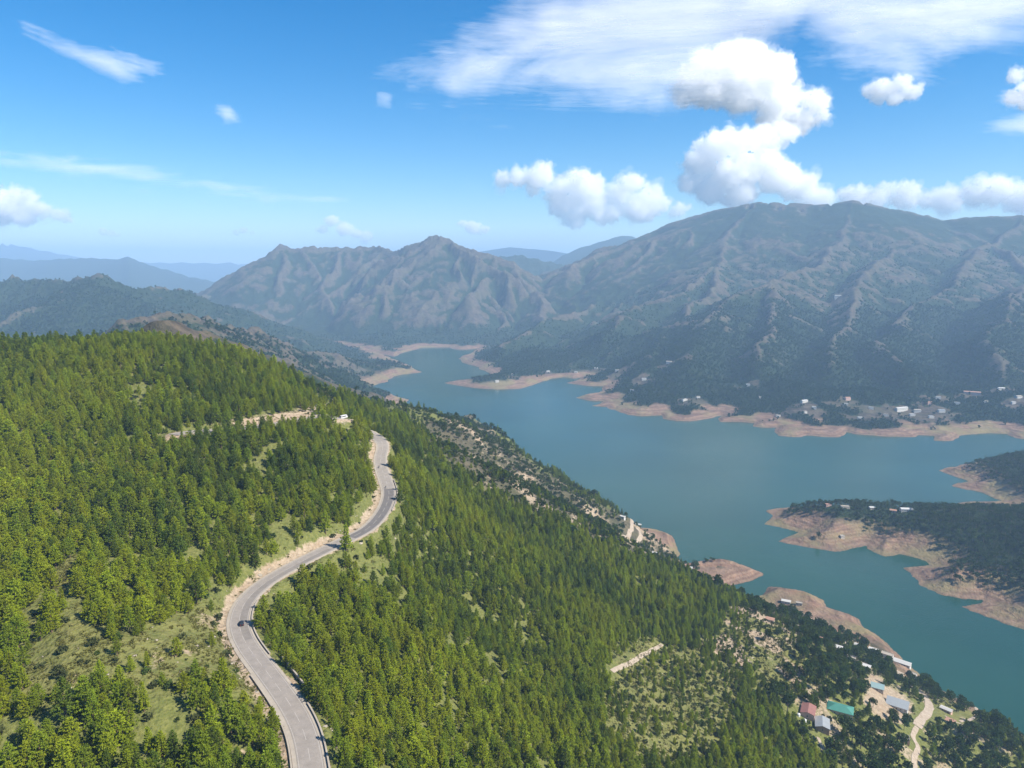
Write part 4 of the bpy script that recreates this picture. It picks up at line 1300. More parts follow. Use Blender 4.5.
def broad_geo(seed, h=9.0, spread=4.2, lobes=11, per=26, size=0.85):
    rg = np.random.default_rng(seed)
    C, A, S, limbs = [], [], [], []
    for i in range(lobes):
        a = rg.uniform(0, 6.28); el = rg.uniform(-0.35, 1.0)
        rr = spread * 0.58 * rg.uniform(0.6, 1.1) * math.sqrt(max(0.05, 1 - max(0, el) ** 2))
        c = np.array([math.cos(a) * rr, math.sin(a) * rr, h * (0.60 + 0.27 * el)])
        lr = spread * rg.uniform(0.30, 0.46)
        limbs.append(((0, 0, h * 0.33), tuple(c), 0.11))
        d = unit(rg.normal(0, 1, (per, 3)) + np.array([0, 0, 0.3]))
        C.append(c + d * lr * rg.uniform(0.75, 1.1, (per, 1)) * np.array([1, 1, 0.8]))
        A.append(unit(d + np.array([0, 0, 0.3]))); S.append(np.full(per, size) * rg.uniform(0.7, 1.2, per))
    V, F = blades(np.concatenate(C), np.concatenate(A), np.concatenate(S), 3, 0.42, rg)
    return trunk_mesh(h * 0.6, 0.26, rg, limbs=limbs), (V, F)

def shrub_geo(seed, h=1.6, per=26):
    rg = np.random.default_rng(seed)
    d = unit(rg.normal(0, 1, (per, 3))); d[:, 2] = np.abs(d[:, 2])
    C = d * np.array([h * 0.62, h * 0.62, h * 0.7]) * rg.uniform(0.6, 1.05, (per, 1)) + np.array([0, 0, 0.15 * h])
    V, F = blades(C, unit(d + np.array([0, 0, 0.4])), np.full(per, 0.42 * h), 3, 0.4, rg)
    return None, (V, F)

def raw_mesh(name, V, F, mats, midx=None):
    me = bpy.data.meshes.new(name)
    me.from_pydata([tuple(map(float, v)) for v in V], [], [tuple(int(i) for i in f) for f in F])
    for m in mats: me.materials.append(m)
    if midx is not None: me.polygons.foreach_set('material_index', np.asarray(midx, np.int32))
    me.update()
    return me

kinds_col = bpy.data.collections.new('tree_kinds')      # never linked to the scene: only instanced
def proto_set(cname, name, geos, crown_mats, bark):
    c = bpy.data.collections.new(cname)
    for g, m in zip(geos, crown_mats):
        tr, cr = g
        if tr is None:
            me = raw_mesh(name, *cr, [m])
        else:
            V = list(tr[0]) + list(cr[0]); b = len(tr[0])
            F = list(tr[1]) + [tuple(int(i) + b for i in f) for f in cr[1]]
            me = raw_mesh(name, V, F, [bark, m], [0] * len(tr[1]) + [1] * len(cr[1]))
        c.objects.link(bpy.data.objects.new(name, me))
    return c

def scatter(name, P, rot, scl, idx, coll, kind='stuff'):
    me = bpy.data.meshes.new(name)
    me.vertices.add(len(P)); me.vertices.foreach_set('co', np.asarray(P, np.float32).ravel())
    for an, ty, v in (('turn', 'FLOAT', rot), ('width', 'FLOAT', scl[:, 0]), ('tall', 'FLOAT', scl[:, 1]), ('which', 'INT', idx)):
        a = me.attributes.new(an, ty, 'POINT'); a.data.foreach_set('value', np.asarray(v, np.int32 if ty == 'INT' else np.float32))
    o = bpy.data.objects.new(name, me); col.objects.link(o)
    ng = bpy.data.node_groups.new(name, 'GeometryNodeTree')
    ng.interface.new_socket('Geometry', in_out='INPUT', socket_type='NodeSocketGeometry')
    ng.interface.new_socket('Geometry', in_out='OUTPUT', socket_type='NodeSocketGeometry')
    N, Lk = ng.nodes, ng.links
    gi, go = N.new('NodeGroupInput'), N.new('NodeGroupOutput')
    ci = N.new('GeometryNodeCollectionInfo'); ci.inputs['Collection'].default_value = coll
    ci.inputs['Separate Children'].default_value = True; ci.inputs['Reset Children'].default_value = True
    ip = N.new('GeometryNodeInstanceOnPoints'); ip.inputs['Pick Instance'].default_value = True
    def at(n, ty):
        a = N.new('GeometryNodeInputNamedAttribute'); a.data_type = ty; a.inputs['Name'].default_value = n
        return a.outputs['Attribute']
    cr = N.new('ShaderNodeCombineXYZ'); Lk.new(at('turn', 'FLOAT'), cr.inputs[2])
    cs = N.new('ShaderNodeCombineXYZ'); w = at('width', 'FLOAT'); Lk.new(w, cs.inputs[0]); Lk.new(w, cs.inputs[1]); Lk.new(at('tall', 'FLOAT'), cs.inputs[2])
    Lk.new(gi.outputs[0], ip.inputs['Points']); Lk.new(ci.outputs[0], ip.inputs['Instance']); Lk.new(at('which', 'INT'), ip.inputs['Instance Index'])
    Lk.new(cr.outputs[0], ip.inputs['Rotation']); Lk.new(cs.outputs[0], ip.inputs['Scale'])
    Lk.new(ip.outputs[0], go.inputs[0])
    md = o.modifiers.new('scatter', 'NODES'); md.node_group = ng
    tag(o, kind=kind)
    return o

def jitter_grid(x0, x1, y0, y1, s, rg, j=0.42):
    X, Y = np.meshgrid(np.arange(x0, x1, s), np.arange(y0, y1, s))
    X[1::2] += s / 2
    X = X.ravel() + rg.uniform(-j, j, X.size) * s; Y = Y.ravel() + rg.uniform(-j, j, Y.size) * s
    return X, Y

# --- near pines
PX_, PY_ = jitter_grid(-780, 900, 70, 1300, 3.95, rgt)
az = np.degrees(np.arctan2(PX_, PY_))
k_ = np.abs(az) < 47
PX_, PY_ = PX_[k_], PY_[k_]
PZ_ = ground(PX_, PY_)
nearv = ground(PX_, PY_, nearmask.astype(float))
k_ = (nearv > 0.6) & (PZ_ > 18)
PX_, PY_, PZ_ = PX_[k_], PY_[k_], PZ_[k_]
qx, qy, qf = project(PX_, PY_, PZ_)
G = {k: ground(PX_, PY_, v) for k, v in P_.items()}
rd = ground(PX_, PY_, np.minimum(TRD, 200)); rs = ground(PX_, PY_, np.clip(TRS, -300, 300))
clump = fbm(PX_, PY_, 26, 4, 131)
dens = 0.93 - 0.75 * sstep(0.16, 0.42, clump) - 0.5 * sstep(0.22, 0.45, fbm(PX_, PY_, 75, 3, 139)) * (PX_ < 40)
dens = np.clip(dens, 0.03, 1)
dens *= 1 - 0.93 * G['clearing']
dens *= 1 - 0.96 * G['lane']
dens *= 1 - (0.25 + 0.45 * sstep(-0.1, 0.3, fbm(PX_, PY_, 35, 3, 137))) * np.maximum(G['scrub'], G['scrub2'])
dens *= 1 - 0.90 * G['bench']
dens *= 1 - np.maximum(G['sandbank'], 0.93 * G['sandbank2'])
dens *= 1 - 0.96 * G['bare_top']
dens *= 1 - 0.95 * G['cut']
dens *= 1 - 0.80 * G['village']
dens *= 1 - 0.98 * np.maximum(G['yard'], G['field'])
beyond = sstep(0, 1, (PY_ - 760) / 200.0) * (PX_ < 60)
dens *= 1 - 0.9 * beyond
gate = np.where(rs < 0, sstep(6.8, 11.5 + 5 * np.clip(fbm(PX_, PY_, 30, 2, 133), -.5, .5), rd), sstep(6.0, 8.5, rd))
dens *= gate
sdn = ground(PX_, PY_, np.clip(TSD, -50, 300))
dens *= sstep(30, 60, sdn)
for lb, hx, hy, hs_ in PLACES:
    dirx, diry = hx / math.hypot(hx, hy), hy / math.hypot(hx, hy)
    along = (hx - PX_) * dirx + (hy - PY_) * diry; across = np.abs((PX_ - hx) * diry - (PY_ - hy) * dirx)
    dens = np.where((along > -hs_ * 0.7) & (along < 15 + hs_ * 0.5) & (across < hs_ * 0.55 + 2.5), 0, dens)
def path_gap(x, y):
    g = np.ones(x.shape)
    for S_, w_ in PATHS:
        dx_ = seg_dist(x, y, [(p[0], p[1]) for p in S_[::3]])
        # keep the strip and a little of the near side of it clear
        g *= sstep(w_ * 0.5 + 1.5, w_ * 0.5 + 4.0, np.minimum(dx_, seg_dist(x + 3.0, y + 5.0, [(p[0], p[1]) for p in S_[::3]])))
    return g
dens *= path_gap(PX_, PY_)
Rq = project(ROAD[:, 0], ROAD[:, 1], ROAD[:, 2])
n_r = road_at(378, 440); n_0 = road_at(318, 800)
hid = np.zeros(PX_.shape, bool)
cand = np.nonzero((rd < 34) & (PY_ < 620))[0]
ty_ = project(PX_[cand], PY_[cand], PZ_[cand] + 10.0)
for a_, b_ in zip(range(min(n_0, n_r), max(n_0, n_r), 2), range(min(n_0, n_r) + 2, max(n_0, n_r) + 2, 2)):
    if b_ >= len(ROAD): break
    hw = FPX * 4.6 / Rq[2][a_]
    hid[cand] |= (np.abs(qx[cand] - Rq[0][a_]) < hw + 2) & (ty_[1] < Rq[1][a_] + 1.5) & (qy[cand] > Rq[1][a_]) & (qf[cand] < Rq[2][a_])
dens = np.where(hid, dens * 0.12, dens)
k_ = rgt.uniform(0, 1, PX_.size) < dens
NP = np.stack([PX_, PY_, PZ_], 1)[k_]
qx, qy, qf = qx[k_], qy[k_], qf[k_]
Gk = {n: v[k_] for n, v in G.items()}
rdk, rsk = rd[k_], rs[k_]
n_ = len(NP)
tone = fbm(NP[:, 0], NP[:, 1], 110, 3, 141) + rgt.normal(0, 0.28, n_)
left_up = sstep(-40, 60, -rsk) * (NP[:, 0] < -40)
tone = tone + 0.18 * left_up - 0.55 * Gk['village'] - 0.35 * sstep(500, 900, NP[:, 1]) - 0.15 * sstep(0, 300, NP[:, 0])
tone_i = np.where(tone > 0.10, 0, np.where(tone > -0.30, 1, 2))
size = np.clip(np.exp(rgt.normal(-0.04, 0.25, n_)), 0.42, 1.55) * (1 + 0.12 * np.clip(fbm(NP[:, 0], NP[:, 1], 60, 2, 143), -1, 1))
size *= 1 - 0.42 * np.maximum(Gk['scrub'], Gk['scrub2']) - 0.25 * Gk['clearing'] - 0.25 * Gk['bench']
tall = size * rgt.uniform(0.85, 1.15, n_) * 0.76
wide = size * rgt.uniform(0.92, 1.2, n_) * 0.83
turn = rgt.uniform(0, 6.283, n_)
NPS = 5
shape = np.where(NP[:, 0] > -60, rgt.choice(5, n_, p=[.3, .34, .08, .13, .15]), rgt.choice(5, n_, p=[.24, .16, .28, .14, .18]))
which = tone_i * NPS + shape
PG = [pine_geo(100 + i, *a) for i, a in enumerate([(11.0, 2.45, 0.10, 13, 6, 0.95), (12.4, 2.25, 0.13, 14, 6, 1.15), (9.6, 2.75, 0.20, 10, 7, 0.72), (11.6, 2.1, 0.26, 11, 5, 0.85), (8.2, 2.3, 0.08, 10, 6, 1.05)])]
pine_kinds = proto_set('pine_kinds', 'pine_kind', [PG[i % NPS] for i in range(3 * NPS)], [M_PINE[i // NPS] for i in range(3 * NPS)], M_BARK)

# the 300 that show largest stand as trees of their own
topy = project(NP[:, 0], NP[:, 1], NP[:, 2] + 9 * tall)[1]
vis = (qx > -6) & (qx < 1030) & (topy < 764) & (qf > 0)
apparent = tall / qf
lone = vis & ((Gk['clearing'] > 0.6) | ((rdk < 13.0) & (NP[:, 1] < 500) & (NP[:, 1] > 150)))
lone_i = np.nonzero(lone)[0]
lone_i = lone_i[np.argsort(-apparent[lone_i])][:110]
rest = np.nonzero(vis & ~lone)[0]
rest = rest[np.argsort(-apparent[rest])][:300 - len(lone_i)]
solo = np.concatenate([lone_i, rest])
pine_tr = [raw_mesh('trunk', *PG[i][0], [M_BARK]) for i in range(NPS)]
pine_cr = [[raw_mesh('crown', *PG[i][1], [M_PINE[t]]) for i in range(NPS)] for t in range(3)]
ORD = ['first', 'second', 'third', 'fourth', 'fifth', 'sixth', 'seventh', 'eighth', 'ninth', 'tenth', 'eleventh', 'twelfth', 'thirteenth', 'fourteenth', 'fifteenth', 'sixteenth', 'seventeenth', 'eighteenth', 'nineteenth', 'twentieth',
       '21st', '22nd', '23rd', '24th', '25th', '26th', '27th', '28th', '29th', '30th', '31st', '32nd', '33rd', '34th', '35th', '36th', '37th', '38th', '39th', '40th', '41st', '42nd', '43rd', '44th', '45th', '46th', '47th', '48th', '49th', '50th',
       '51st', '52nd', '53rd', '54th', '55th', '56th', '57th', '58th', '59th', '60th', '61st', '62nd', '63rd', '64th', '65th', '66th', '67th', '68th', '69th', '70th', '71st', '72nd', '73rd', '74th', '75th', '76th', '77th', '78th', '79th', '80th']
TONE = ['yellow-green', 'green', 'dark green']
def tree_thing(name, loc, rz, sx, sz, tm, cm, label, cat, group):
    r = empty(name, loc, rz); r.scale = (sx, sx, sz)
    a = bpy.data.objects.new('trunk', tm); col.objects.link(a); a.parent = r
    b = bpy.data.objects.new('crown', cm); col.objects.link(b); b.parent = r
    tag(r, label, cat, group)
    return r
labels = {}
def by_order(idx, key, fmt):
    for n, i in enumerate(sorted(idx, key=key)):
        labels[i] = fmt(n, i)
cl = [i for i in lone_i if Gk['clearing'][i] > 0.6]
by_order(cl, lambda i: -qx[i], lambda n, i: f"{TONE[tone_i[i]]} pine standing in the grassy clearing, {ORD[n]} counted from the road")
rr_ = [i for i in lone_i if i not in labels and rsk[i] > 0]
by_order(rr_, lambda i: -qy[i], lambda n, i: f"{TONE[tone_i[i]]} pine on the right-hand road verge, {ORD[n]} counting up from the photo's bottom edge")
rl_ = [i for i in lone_i if i not in labels]
by_order(rl_, lambda i: -qy[i], lambda n, i: f"{TONE[tone_i[i]]} pine on the left-hand road verge, {ORD[n]} counting up from the photo's bottom edge")
groups_ = {}
for i in solo:
    if i in labels: continue
    zone = ('in the stand below the grassy clearing, left of the road' if rsk[i] < 0 and qy[i] > 640 else
            'on the slope above the grassy clearing' if rsk[i] < 0 else
            "close under the road's low wall, right of the lowest stretch" if rdk[i] < 26 else
            'in the dense stand just right of the lowest road stretch' if rdk[i] < 50 else
            'in the dense stand at the bottom middle of the photo')
    bb = 'short' if tall[i] < 0.66 else ('tall' if tall[i] > 0.86 else 'middle-sized')
    lab = f"{bb} {TONE[tone_i[i]]} pine {zone}"
    if len(lab.split()) > 16: lab = ' '.join(lab.split()[:16])
    labels[i] = lab
for i in solo:
    g = 'pines in the grassy clearing' if 'clearing, ' in labels[i] and 'standing' in labels[i] else ('pines on the road verge' if 'verge' in labels[i] else 'pines in the dense stands')
    tree_thing('pine_tree', NP[i], turn[i], wide[i], tall[i], pine_tr[shape[i]], pine_cr[tone_i[i]][shape[i]], labels[i], 'pine tree', g)
keep = np.ones(n_, bool); keep[solo] = False
scatter('pine_forest', NP[keep], turn[keep], np.stack([wide, tall], 1)[keep], which[keep], pine_kinds)

# --- shrubs on the bare slopes
SXs, SYs = jitter_grid(-420, 700, 180, 1900, 3.6, rgt)
nv = ground(SXs, SYs, nearmask.astype(float)); z_ = ground(SXs, SYs)
g_ = {k: ground(SXs, SYs, v) for k, v in P_.items()}
ds = 0.50 * g_['scrub'] + 0.5 * g_['scrub2'] + 0.30 * g_['bench'] + 0.3 * g_['bare_top'] + 0.07 * g_['clearing'] + 0.3 * g_['village']
ds = np.maximum(ds, 0.16)
ds = ds * (0.35 + 1.1 * sstep(-0.2, 0.3, fbm(SXs, SYs, 28, 3, 151))) * sstep(9, 30, ground(SXs, SYs, np.clip(TSD, -50, 300)))
ds = np.where(ground(SXs, SYs, np.minimum(TRD, 100)) < 7.5, 0, ds) * (1 - np.maximum(g_['yard'], 0.6 * g_['field']))
ds = ds * (1 - 0.97 * g_['sandbank']) * (1 - 0.7 * g_['sandbank2'])
ds = ds * path_gap(SXs, SYs)
for lb, hx, hy, hs_ in PLACES:
    ds = np.where(np.hypot(SXs - hx, SYs - hy) < hs_ * 0.55 + 1.5, 0, ds)
k_ = (nv > 0.6) & (z_ > 12) & (rgt.uniform(0, 1, SXs.size) < ds)
SPt = np.stack([SXs, SYs, z_ - 0.05], 1)[k_]
m_ = len(SPt)
shrub_kinds = proto_set('shrub_kinds', 'shrub_kind', [shrub_geo(200 + i) for i in range(3)], [M_SHRUB, M_SHRUB, M_BROAD[1]], M_BARK2)
sc_ = rgt.uniform(0.55, 1.7, m_) * (1 + 1.3 * ground(SPt[:, 0], SPt[:, 1], np.maximum(P_['bench'], 0.5 * P_['bare_top'])) * rgt.uniform(0, 1, m_) ** 1.5)
scatter('undergrowth', SPt, rgt.uniform(0, 6.28, m_), np.stack([sc_, sc_ * rgt.uniform(0.7, 1.2, m_)], 1), rgt.integers(0, 3, m_), shrub_kinds)

# --- grass tufts and loose stones on the open ground
M_GRASS = leaf_mat('dry_grass', (0.085, 0.090, 0.022), (0.190, 0.175, 0.055), 0.3)
def tuft_geo(seed, n=14):
    rg = np.random.default_rng(seed)
    C = np.stack([rg.normal(0, 0.35, n), rg.normal(0, 0.35, n), np.full(n, 0.08)], 1)
    return None, blades(C, unit(rg.normal(0, 0.35, (n, 3)) + np.array([0, 0, 1.0])), np.full(n, 0.42), 2, 0.3, rg)
tuft_kinds = proto_set('tuft_kinds', 'grass_kind', [tuft_geo(600 + i) for i in range(3)], [M_GRASS] * 3, M_BARK2)
TXs, TYs = jitter_grid(-330, 330, 90, 560, 1.7, rgt, 0.5)
tk = {k: ground(TXs, TYs, P_[k]) for k in ('clearing', 'lane', 'scrub', 'scrub2')}
td = np.maximum.reduce(list(tk.values())) * 0.75 + 0.18 * (ground(TXs, TYs, np.minimum(TRD, 100)) < 22)
td = td * (0.3 + 1.2 * sstep(-0.2, 0.3, fbm(TXs, TYs, 12, 3, 191))) * (ground(TXs, TYs, np.minimum(TRD, 100)) > 5.6)
tq = project(TXs, TYs, ground(TXs, TYs))
kk = (rgt.uniform(0, 1, TXs.size) < td) & (tq[0] > -30) & (tq[0] < 1060) & (tq[1] < 800)
TP = np.stack([TXs, TYs, ground(TXs, TYs)], 1)[kk]
ts = rgt.uniform(0.6, 2.0, len(TP))
scatter('grass', TP, rgt.uniform(0, 6.28, len(TP)), np.stack([ts, ts * rgt.uniform(0.6, 1.1, len(TP))], 1), rgt.integers(0, 3, len(TP)), tuft_kinds)
M_STONE = plain('pale_stone', (0.27, 0.235, 0.185), 0.95, 0.3, 2)
def stone_geo(seed):
    rg = np.random.default_rng(seed)
    bm = bmesh.new(); bmesh.ops.create_icosphere(bm, subdivisions=1, radius=0.5)
    V = [np.array(v.co) * (1 + rg.uniform(-0.3, 0.3)) * np.array([1, 0.8, 0.55]) for v in bm.verts]
    F = [tuple(v.index for v in f.verts) for f in bm.faces]; bm.free()
    return None, (V, F)
stone_kinds = proto_set('stone_kinds', 'stone_kind', [stone_geo(700 + i) for i in range(3)], [M_STONE] * 3, M_STONE)
sdens = np.maximum(np.where(ground(TXs, TYs, TRS.clip(-200, 200)) < 0, 0.10 * (ground(TXs, TYs, np.minimum(TRD, 100)) < 12), 0.03 * (ground(TXs, TYs, np.minimum(TRD, 100)) < 10)), 0.035 * tk['clearing'] + 0.05 * tk['scrub2'] + 0.02 * tk['scrub'])
kk = (rgt.uniform(0, 1, TXs.size) < sdens) & (ground(TXs, TYs, np.minimum(TRD, 100)) > 5.8)
TP = np.stack([TXs, TYs, ground(TXs, TYs) + 0.05], 1)[kk]
ts = np.exp(rgt.normal(-0.2, 0.5, len(TP)))
scatter('stones', TP, rgt.uniform(0, 6.28, len(TP)), np.stack([ts, ts], 1), rgt.integers(0, 3, len(TP)), stone_kinds)
# ------------------------------------------------------------------ broadleaf trees of the village, woods across the lake
BG = [broad_geo(300 + i, *a) for i, a in enumerate([(9.0, 4.2, 11), (10.5, 4.0, 12), (7.0, 3.6, 9), (12.0, 5.0, 15)])]
br_tr = [raw_mesh('trunk', *g[0], [M_BARK2]) for g in BG]
br_cr = [[raw_mesh('crown', *g[1], [m]) for g in BG] for m in M_BROAD]
BX, BY = jitter_grid(120, 720, 380, 1000, 9.5, rgt, 0.45)
bz = ground(BX, BY)
bq = project(BX, BY, bz)
gv = ground(BX, BY, P_['village']); gy_ = np.maximum(ground(BX, BY, P_['yard']), ground(BX, BY, P_['field'])); gb = np.maximum(ground(BX, BY, P_['scrub2']), 0)
db = gv * (1 - 0.9 * gy_) * (1 - 0.85 * gb) * (0.35 + 0.85 * sstep(-0.25, 0.15, fbm(BX, BY, 40, 3, 161)))
# tree belt along the edge above the water
belt = soft_poly(bq[0], bq[1], [(690,560),(760,590),(850,625),(900,650),(960,690),(1024,728),(1024,745),(940,705),(880,668),(800,628),(740,600),(690,580)], 3)
db = np.maximum(db, 0.8 * belt) * (ground(BX, BY, np.clip(TSD, -50, 300)) > 24)
okp = (rgt.uniform(0, 1, BX.size) < db) & (ground(BX, BY, nearmask.astype(float)) > 0.6) & (bz > 14) & (bq[0] < 1040) & (bq[1] < 790)
for lb, hx, hy, hs_ in PLACES:
    okp &= np.hypot(BX - hx, BY - hy) > hs_ * 0.5 + 3.0
    # keep the sight line from the viewpoint to the roofs open
    dirx, diry = hx / math.hypot(hx, hy), hy / math.hypot(hx, hy)
    along = (hx - BX) * dirx + (hy - BY) * diry; across = np.abs((BX - hx) * diry - (BY - hy) * dirx)
    okp &= ~((along > 0) & (along < 20) & (across < hs_ * 0.55 + 2.5))
okp &= path_gap(BX, BY) > 0.5
bi = np.nonzero(okp)[0]
bs = np.clip(rgt.normal(1.0, 0.22, len(bi)), 0.5, 1.5)
app = bs / bq[2][bi]
inview = (bq[0][bi] > 0) & (bq[0][bi] < 1024) & (bq[1][bi] < 768)
order = np.argsort(-(app * inview))
solo_b = order[:300]
near_name = {}
cnt = {}
short = {}
NEARH = [p for p in PLACES if p[2] < 1000 and p[1] > 100]
for j in sorted(solo_b, key=lambda j: min(math.hypot(BX[bi[j]] - p[1], BY[bi[j]] - p[2]) for p in NEARH)):
    i = bi[j]
    p = min(NEARH, key=lambda p: math.hypot(BX[i] - p[1], BY[i] - p[2]))
    cnt[p[0]] = cnt.get(p[0], 0) + 1
    near_name[j] = (p[0], cnt[p[0]], math.hypot(BX[i] - p[1], BY[i] - p[2]))
SHORTN = {}
for lb, *_ in NEARH:
    w = lb.split()
    SHORTN[lb] = ' '.join(w[:7])
REFS = {'rusty-roofed hut on the bare': 'the rusty-roofed hut on the brown patch', 'square flat-roofed': 'the square flat-roofed house', 'brick hut with': 'the brick hut', 'small flat-roofed house': 'the flat-roofed house by the track', 'unfinished brick': 'the unfinished brick house', 'rusty-roofed hut below': 'the hut below the pink cottage', 'house with a bright green sheet roof': 'the green-roofed house', 'house with a faded red roof': 'the red-roofed house', 'grey-roofed house': 'the grey-roofed house', 'small pale teal-roofed': 'the teal-roofed house',
        'long pale grey shed': 'the grey shed in the yard', 'long bright white roof': 'the long bright white roof', 'flat concrete roof': 'the flat concrete roof', 'narrow white roof': 'the narrow white roof', 'small white-roofed hut': 'the lone white-roofed hut',
        'small pale-roofed hut': 'the pale-roofed hut', 'pink-walled cottage': 'the pink-walled cottage', 'small house with a rusty': 'the rusty-roofed house', 'tiny flat-roofed pink': 'the flat-roofed pink hut', 'long white-roofed building': 'the long white building by the sandy point',
        'small flat-roofed annexe': 'the flat-roofed annexe', 'bright white-roofed building': 'the white building on the spur', 'tiny white hut': 'the white hut on the ridge', 'small white house low': 'the white house low on the spur', 'small white house at': 'the white house at the promontory'}
def ref(lb):
    for k, v in REFS.items():
        if lb.startswith(k): return v
    return 'the ' + lb
bshape = rgt.integers(0, 4, len(bi)); btone = (rgt.uniform(0, 1, len(bi)) < 0.35).astype(int)
bturn = rgt.uniform(0, 6.28, len(bi)); btall = bs * rgt.uniform(0.85, 1.15, len(bi))
for j in solo_b:
    i = bi[j]
    lb, n, dist = near_name[j]
    nm = ['dark', 'mid-green'][btone[j]] + ' broadleaf tree'
    if n <= 30:
        label = f"{nm}, {ORD[n - 1]} nearest tree to {ref(lb)}"
    else:
        label = f"{nm} in the wooded ground around {ref(lb)}"
    tree_thing('broadleaf_tree', (BX[i], BY[i], bz[i]), bturn[j], bs[j], btall[j], br_tr[bshape[j]], br_cr[btone[j]][bshape[j]], label, 'tree', 'broadleaf trees of the lakeside village')
restb = order[300:]
broad_kinds = proto_set('broad_kinds', 'broadleaf_kind', [BG[i % 4] for i in range(8)], [M_BROAD[i // 4] for i in range(8)], M_BARK2)
if len(restb):
    ii = bi[restb]
    scatter('broadleaf_woods', np.stack([BX, BY, bz], 1)[ii], bturn[restb], np.stack([bs, btall], 1)[restb], btone[restb] * 4 + bshape[restb], broad_kinds)

# dark bushes and small trees dotted over the rocky lower slope and bare spur
HX, HY = jitter_grid(-420, 420, 480, 1900, 5.2, rgt, 0.5)
hz = ground(HX, HY)
hb = np.maximum(ground(HX, HY, P_['bench']), 0.75 * ground(HX, HY, P_['bare_top']))
hb = np.maximum(hb, 0.5 * (1 - sstep(16, 60, np.hypot(HX - at_y(698, 560, 1018)[0], HY - 1018))))
hb = np.maximum(hb, 0.8 * ground(HX, HY, np.clip((TYg - 700) / 250, 0, 1) * nearmask * (TXg < 60)))
hd = hb * (0.10 + 0.75 * sstep(-0.05, 0.35, fbm(HX, HY, 38, 4, 177))) * (ground(HX, HY, nearmask.astype(float)) > 0.6) * sstep(11, 30, ground(HX, HY, np.clip(TSD, -50, 300)))
for lb, hx, hy, hs_ in PLACES:
    hd = hd * (np.hypot(HX - hx, HY - hy) > hs_ * 0.5 + 4)
hd = hd * (path_gap(HX, HY) > 0.5)
hk = rgt.uniform(0, 1, HX.size) < hd
hs = np.exp(rgt.normal(-0.75, 0.35, HX.size))[hk]
scatter('hillside_bushes', np.stack([HX, HY, hz], 1)[hk], rgt.uniform(0, 6.28, hk.sum()), np.stack([hs, hs * rgt.uniform(0.7, 1.1, hk.sum())], 1), rgt.integers(0, 8, hk.sum()), broad_kinds)

# woods on the spits
WX, WY = jitter_grid(350, 1700, 800, 1900, 6.6, rgt, 0.45)
wsd = ground(WX, WY, np.clip(TSD, -50, 300)); wz = ground(WX, WY)
sp_ = inside(WX, WY, SPIT)
wq = project(WX, WY, wz)
op = soft_poly(wq[0], wq[1], [(765,505),(795,505),(800,530),(830,540),(860,548),(866,535),(850,525),(835,512),(800,515),(795,522)], 3)
dw = sp_ * sstep(30, 54, wsd + 34 * fbm(WX, WY, 75, 3, 171)) * (0.97 - 0.75 * sstep(0.2, 0.5, fbm(WX, WY, 60, 3, 173))) * (1 - 0.8 * op * sstep(0, 0.25, fbm(WX, WY, 45, 3, 175) + 0.12))
okw = rgt.uniform(0, 1, WX.size) < dw
for lb, hx, hy, hs_ in PLACES:
    dirx, diry = hx / math.hypot(hx, hy), hy / math.hypot(hx, hy)
    along = (hx - WX) * dirx + (hy - WY) * diry; across = np.abs((WX - hx) * diry - (WY - hy) * dirx)
    okw &= ~((along > -hs_ * 0.6) & (along < 14 + hs_ * .4) & (across < hs_ * 0.5 + 1.5))
w_i = np.nonzero(okw)[0]
ws = np.clip(rgt.normal(0.95, 0.2, len(w_i)), 0.5, 1.5)
small_geo = [broad_geo(400 + i, 9.0, 4.0, 7, 12, 1.3) for i in range(3)] + [pine_geo(420 + i, 10.0, 3.0, 0.12, 7, 5, 0.7, 4) for i in range(2)]
M_SPITW = leaf_mat('lakeside_leaves', (0.026, 0.054, 0.016), (0.078, 0.112, 0.032), 0.25)
spit_kinds = proto_set('spit_kinds', 'spit_tree_kind', small_geo, [M_SPITW] * 5, M_BARK2)
scatter('lakeside_woods', np.stack([WX, WY, wz], 1)[w_i], rgt.uniform(0, 6.28, len(w_i)), np.stack([ws, ws * rgt.uniform(0.85, 1.2, len(w_i))], 1), rgt.integers(0, 5, len(w_i)), spit_kinds)

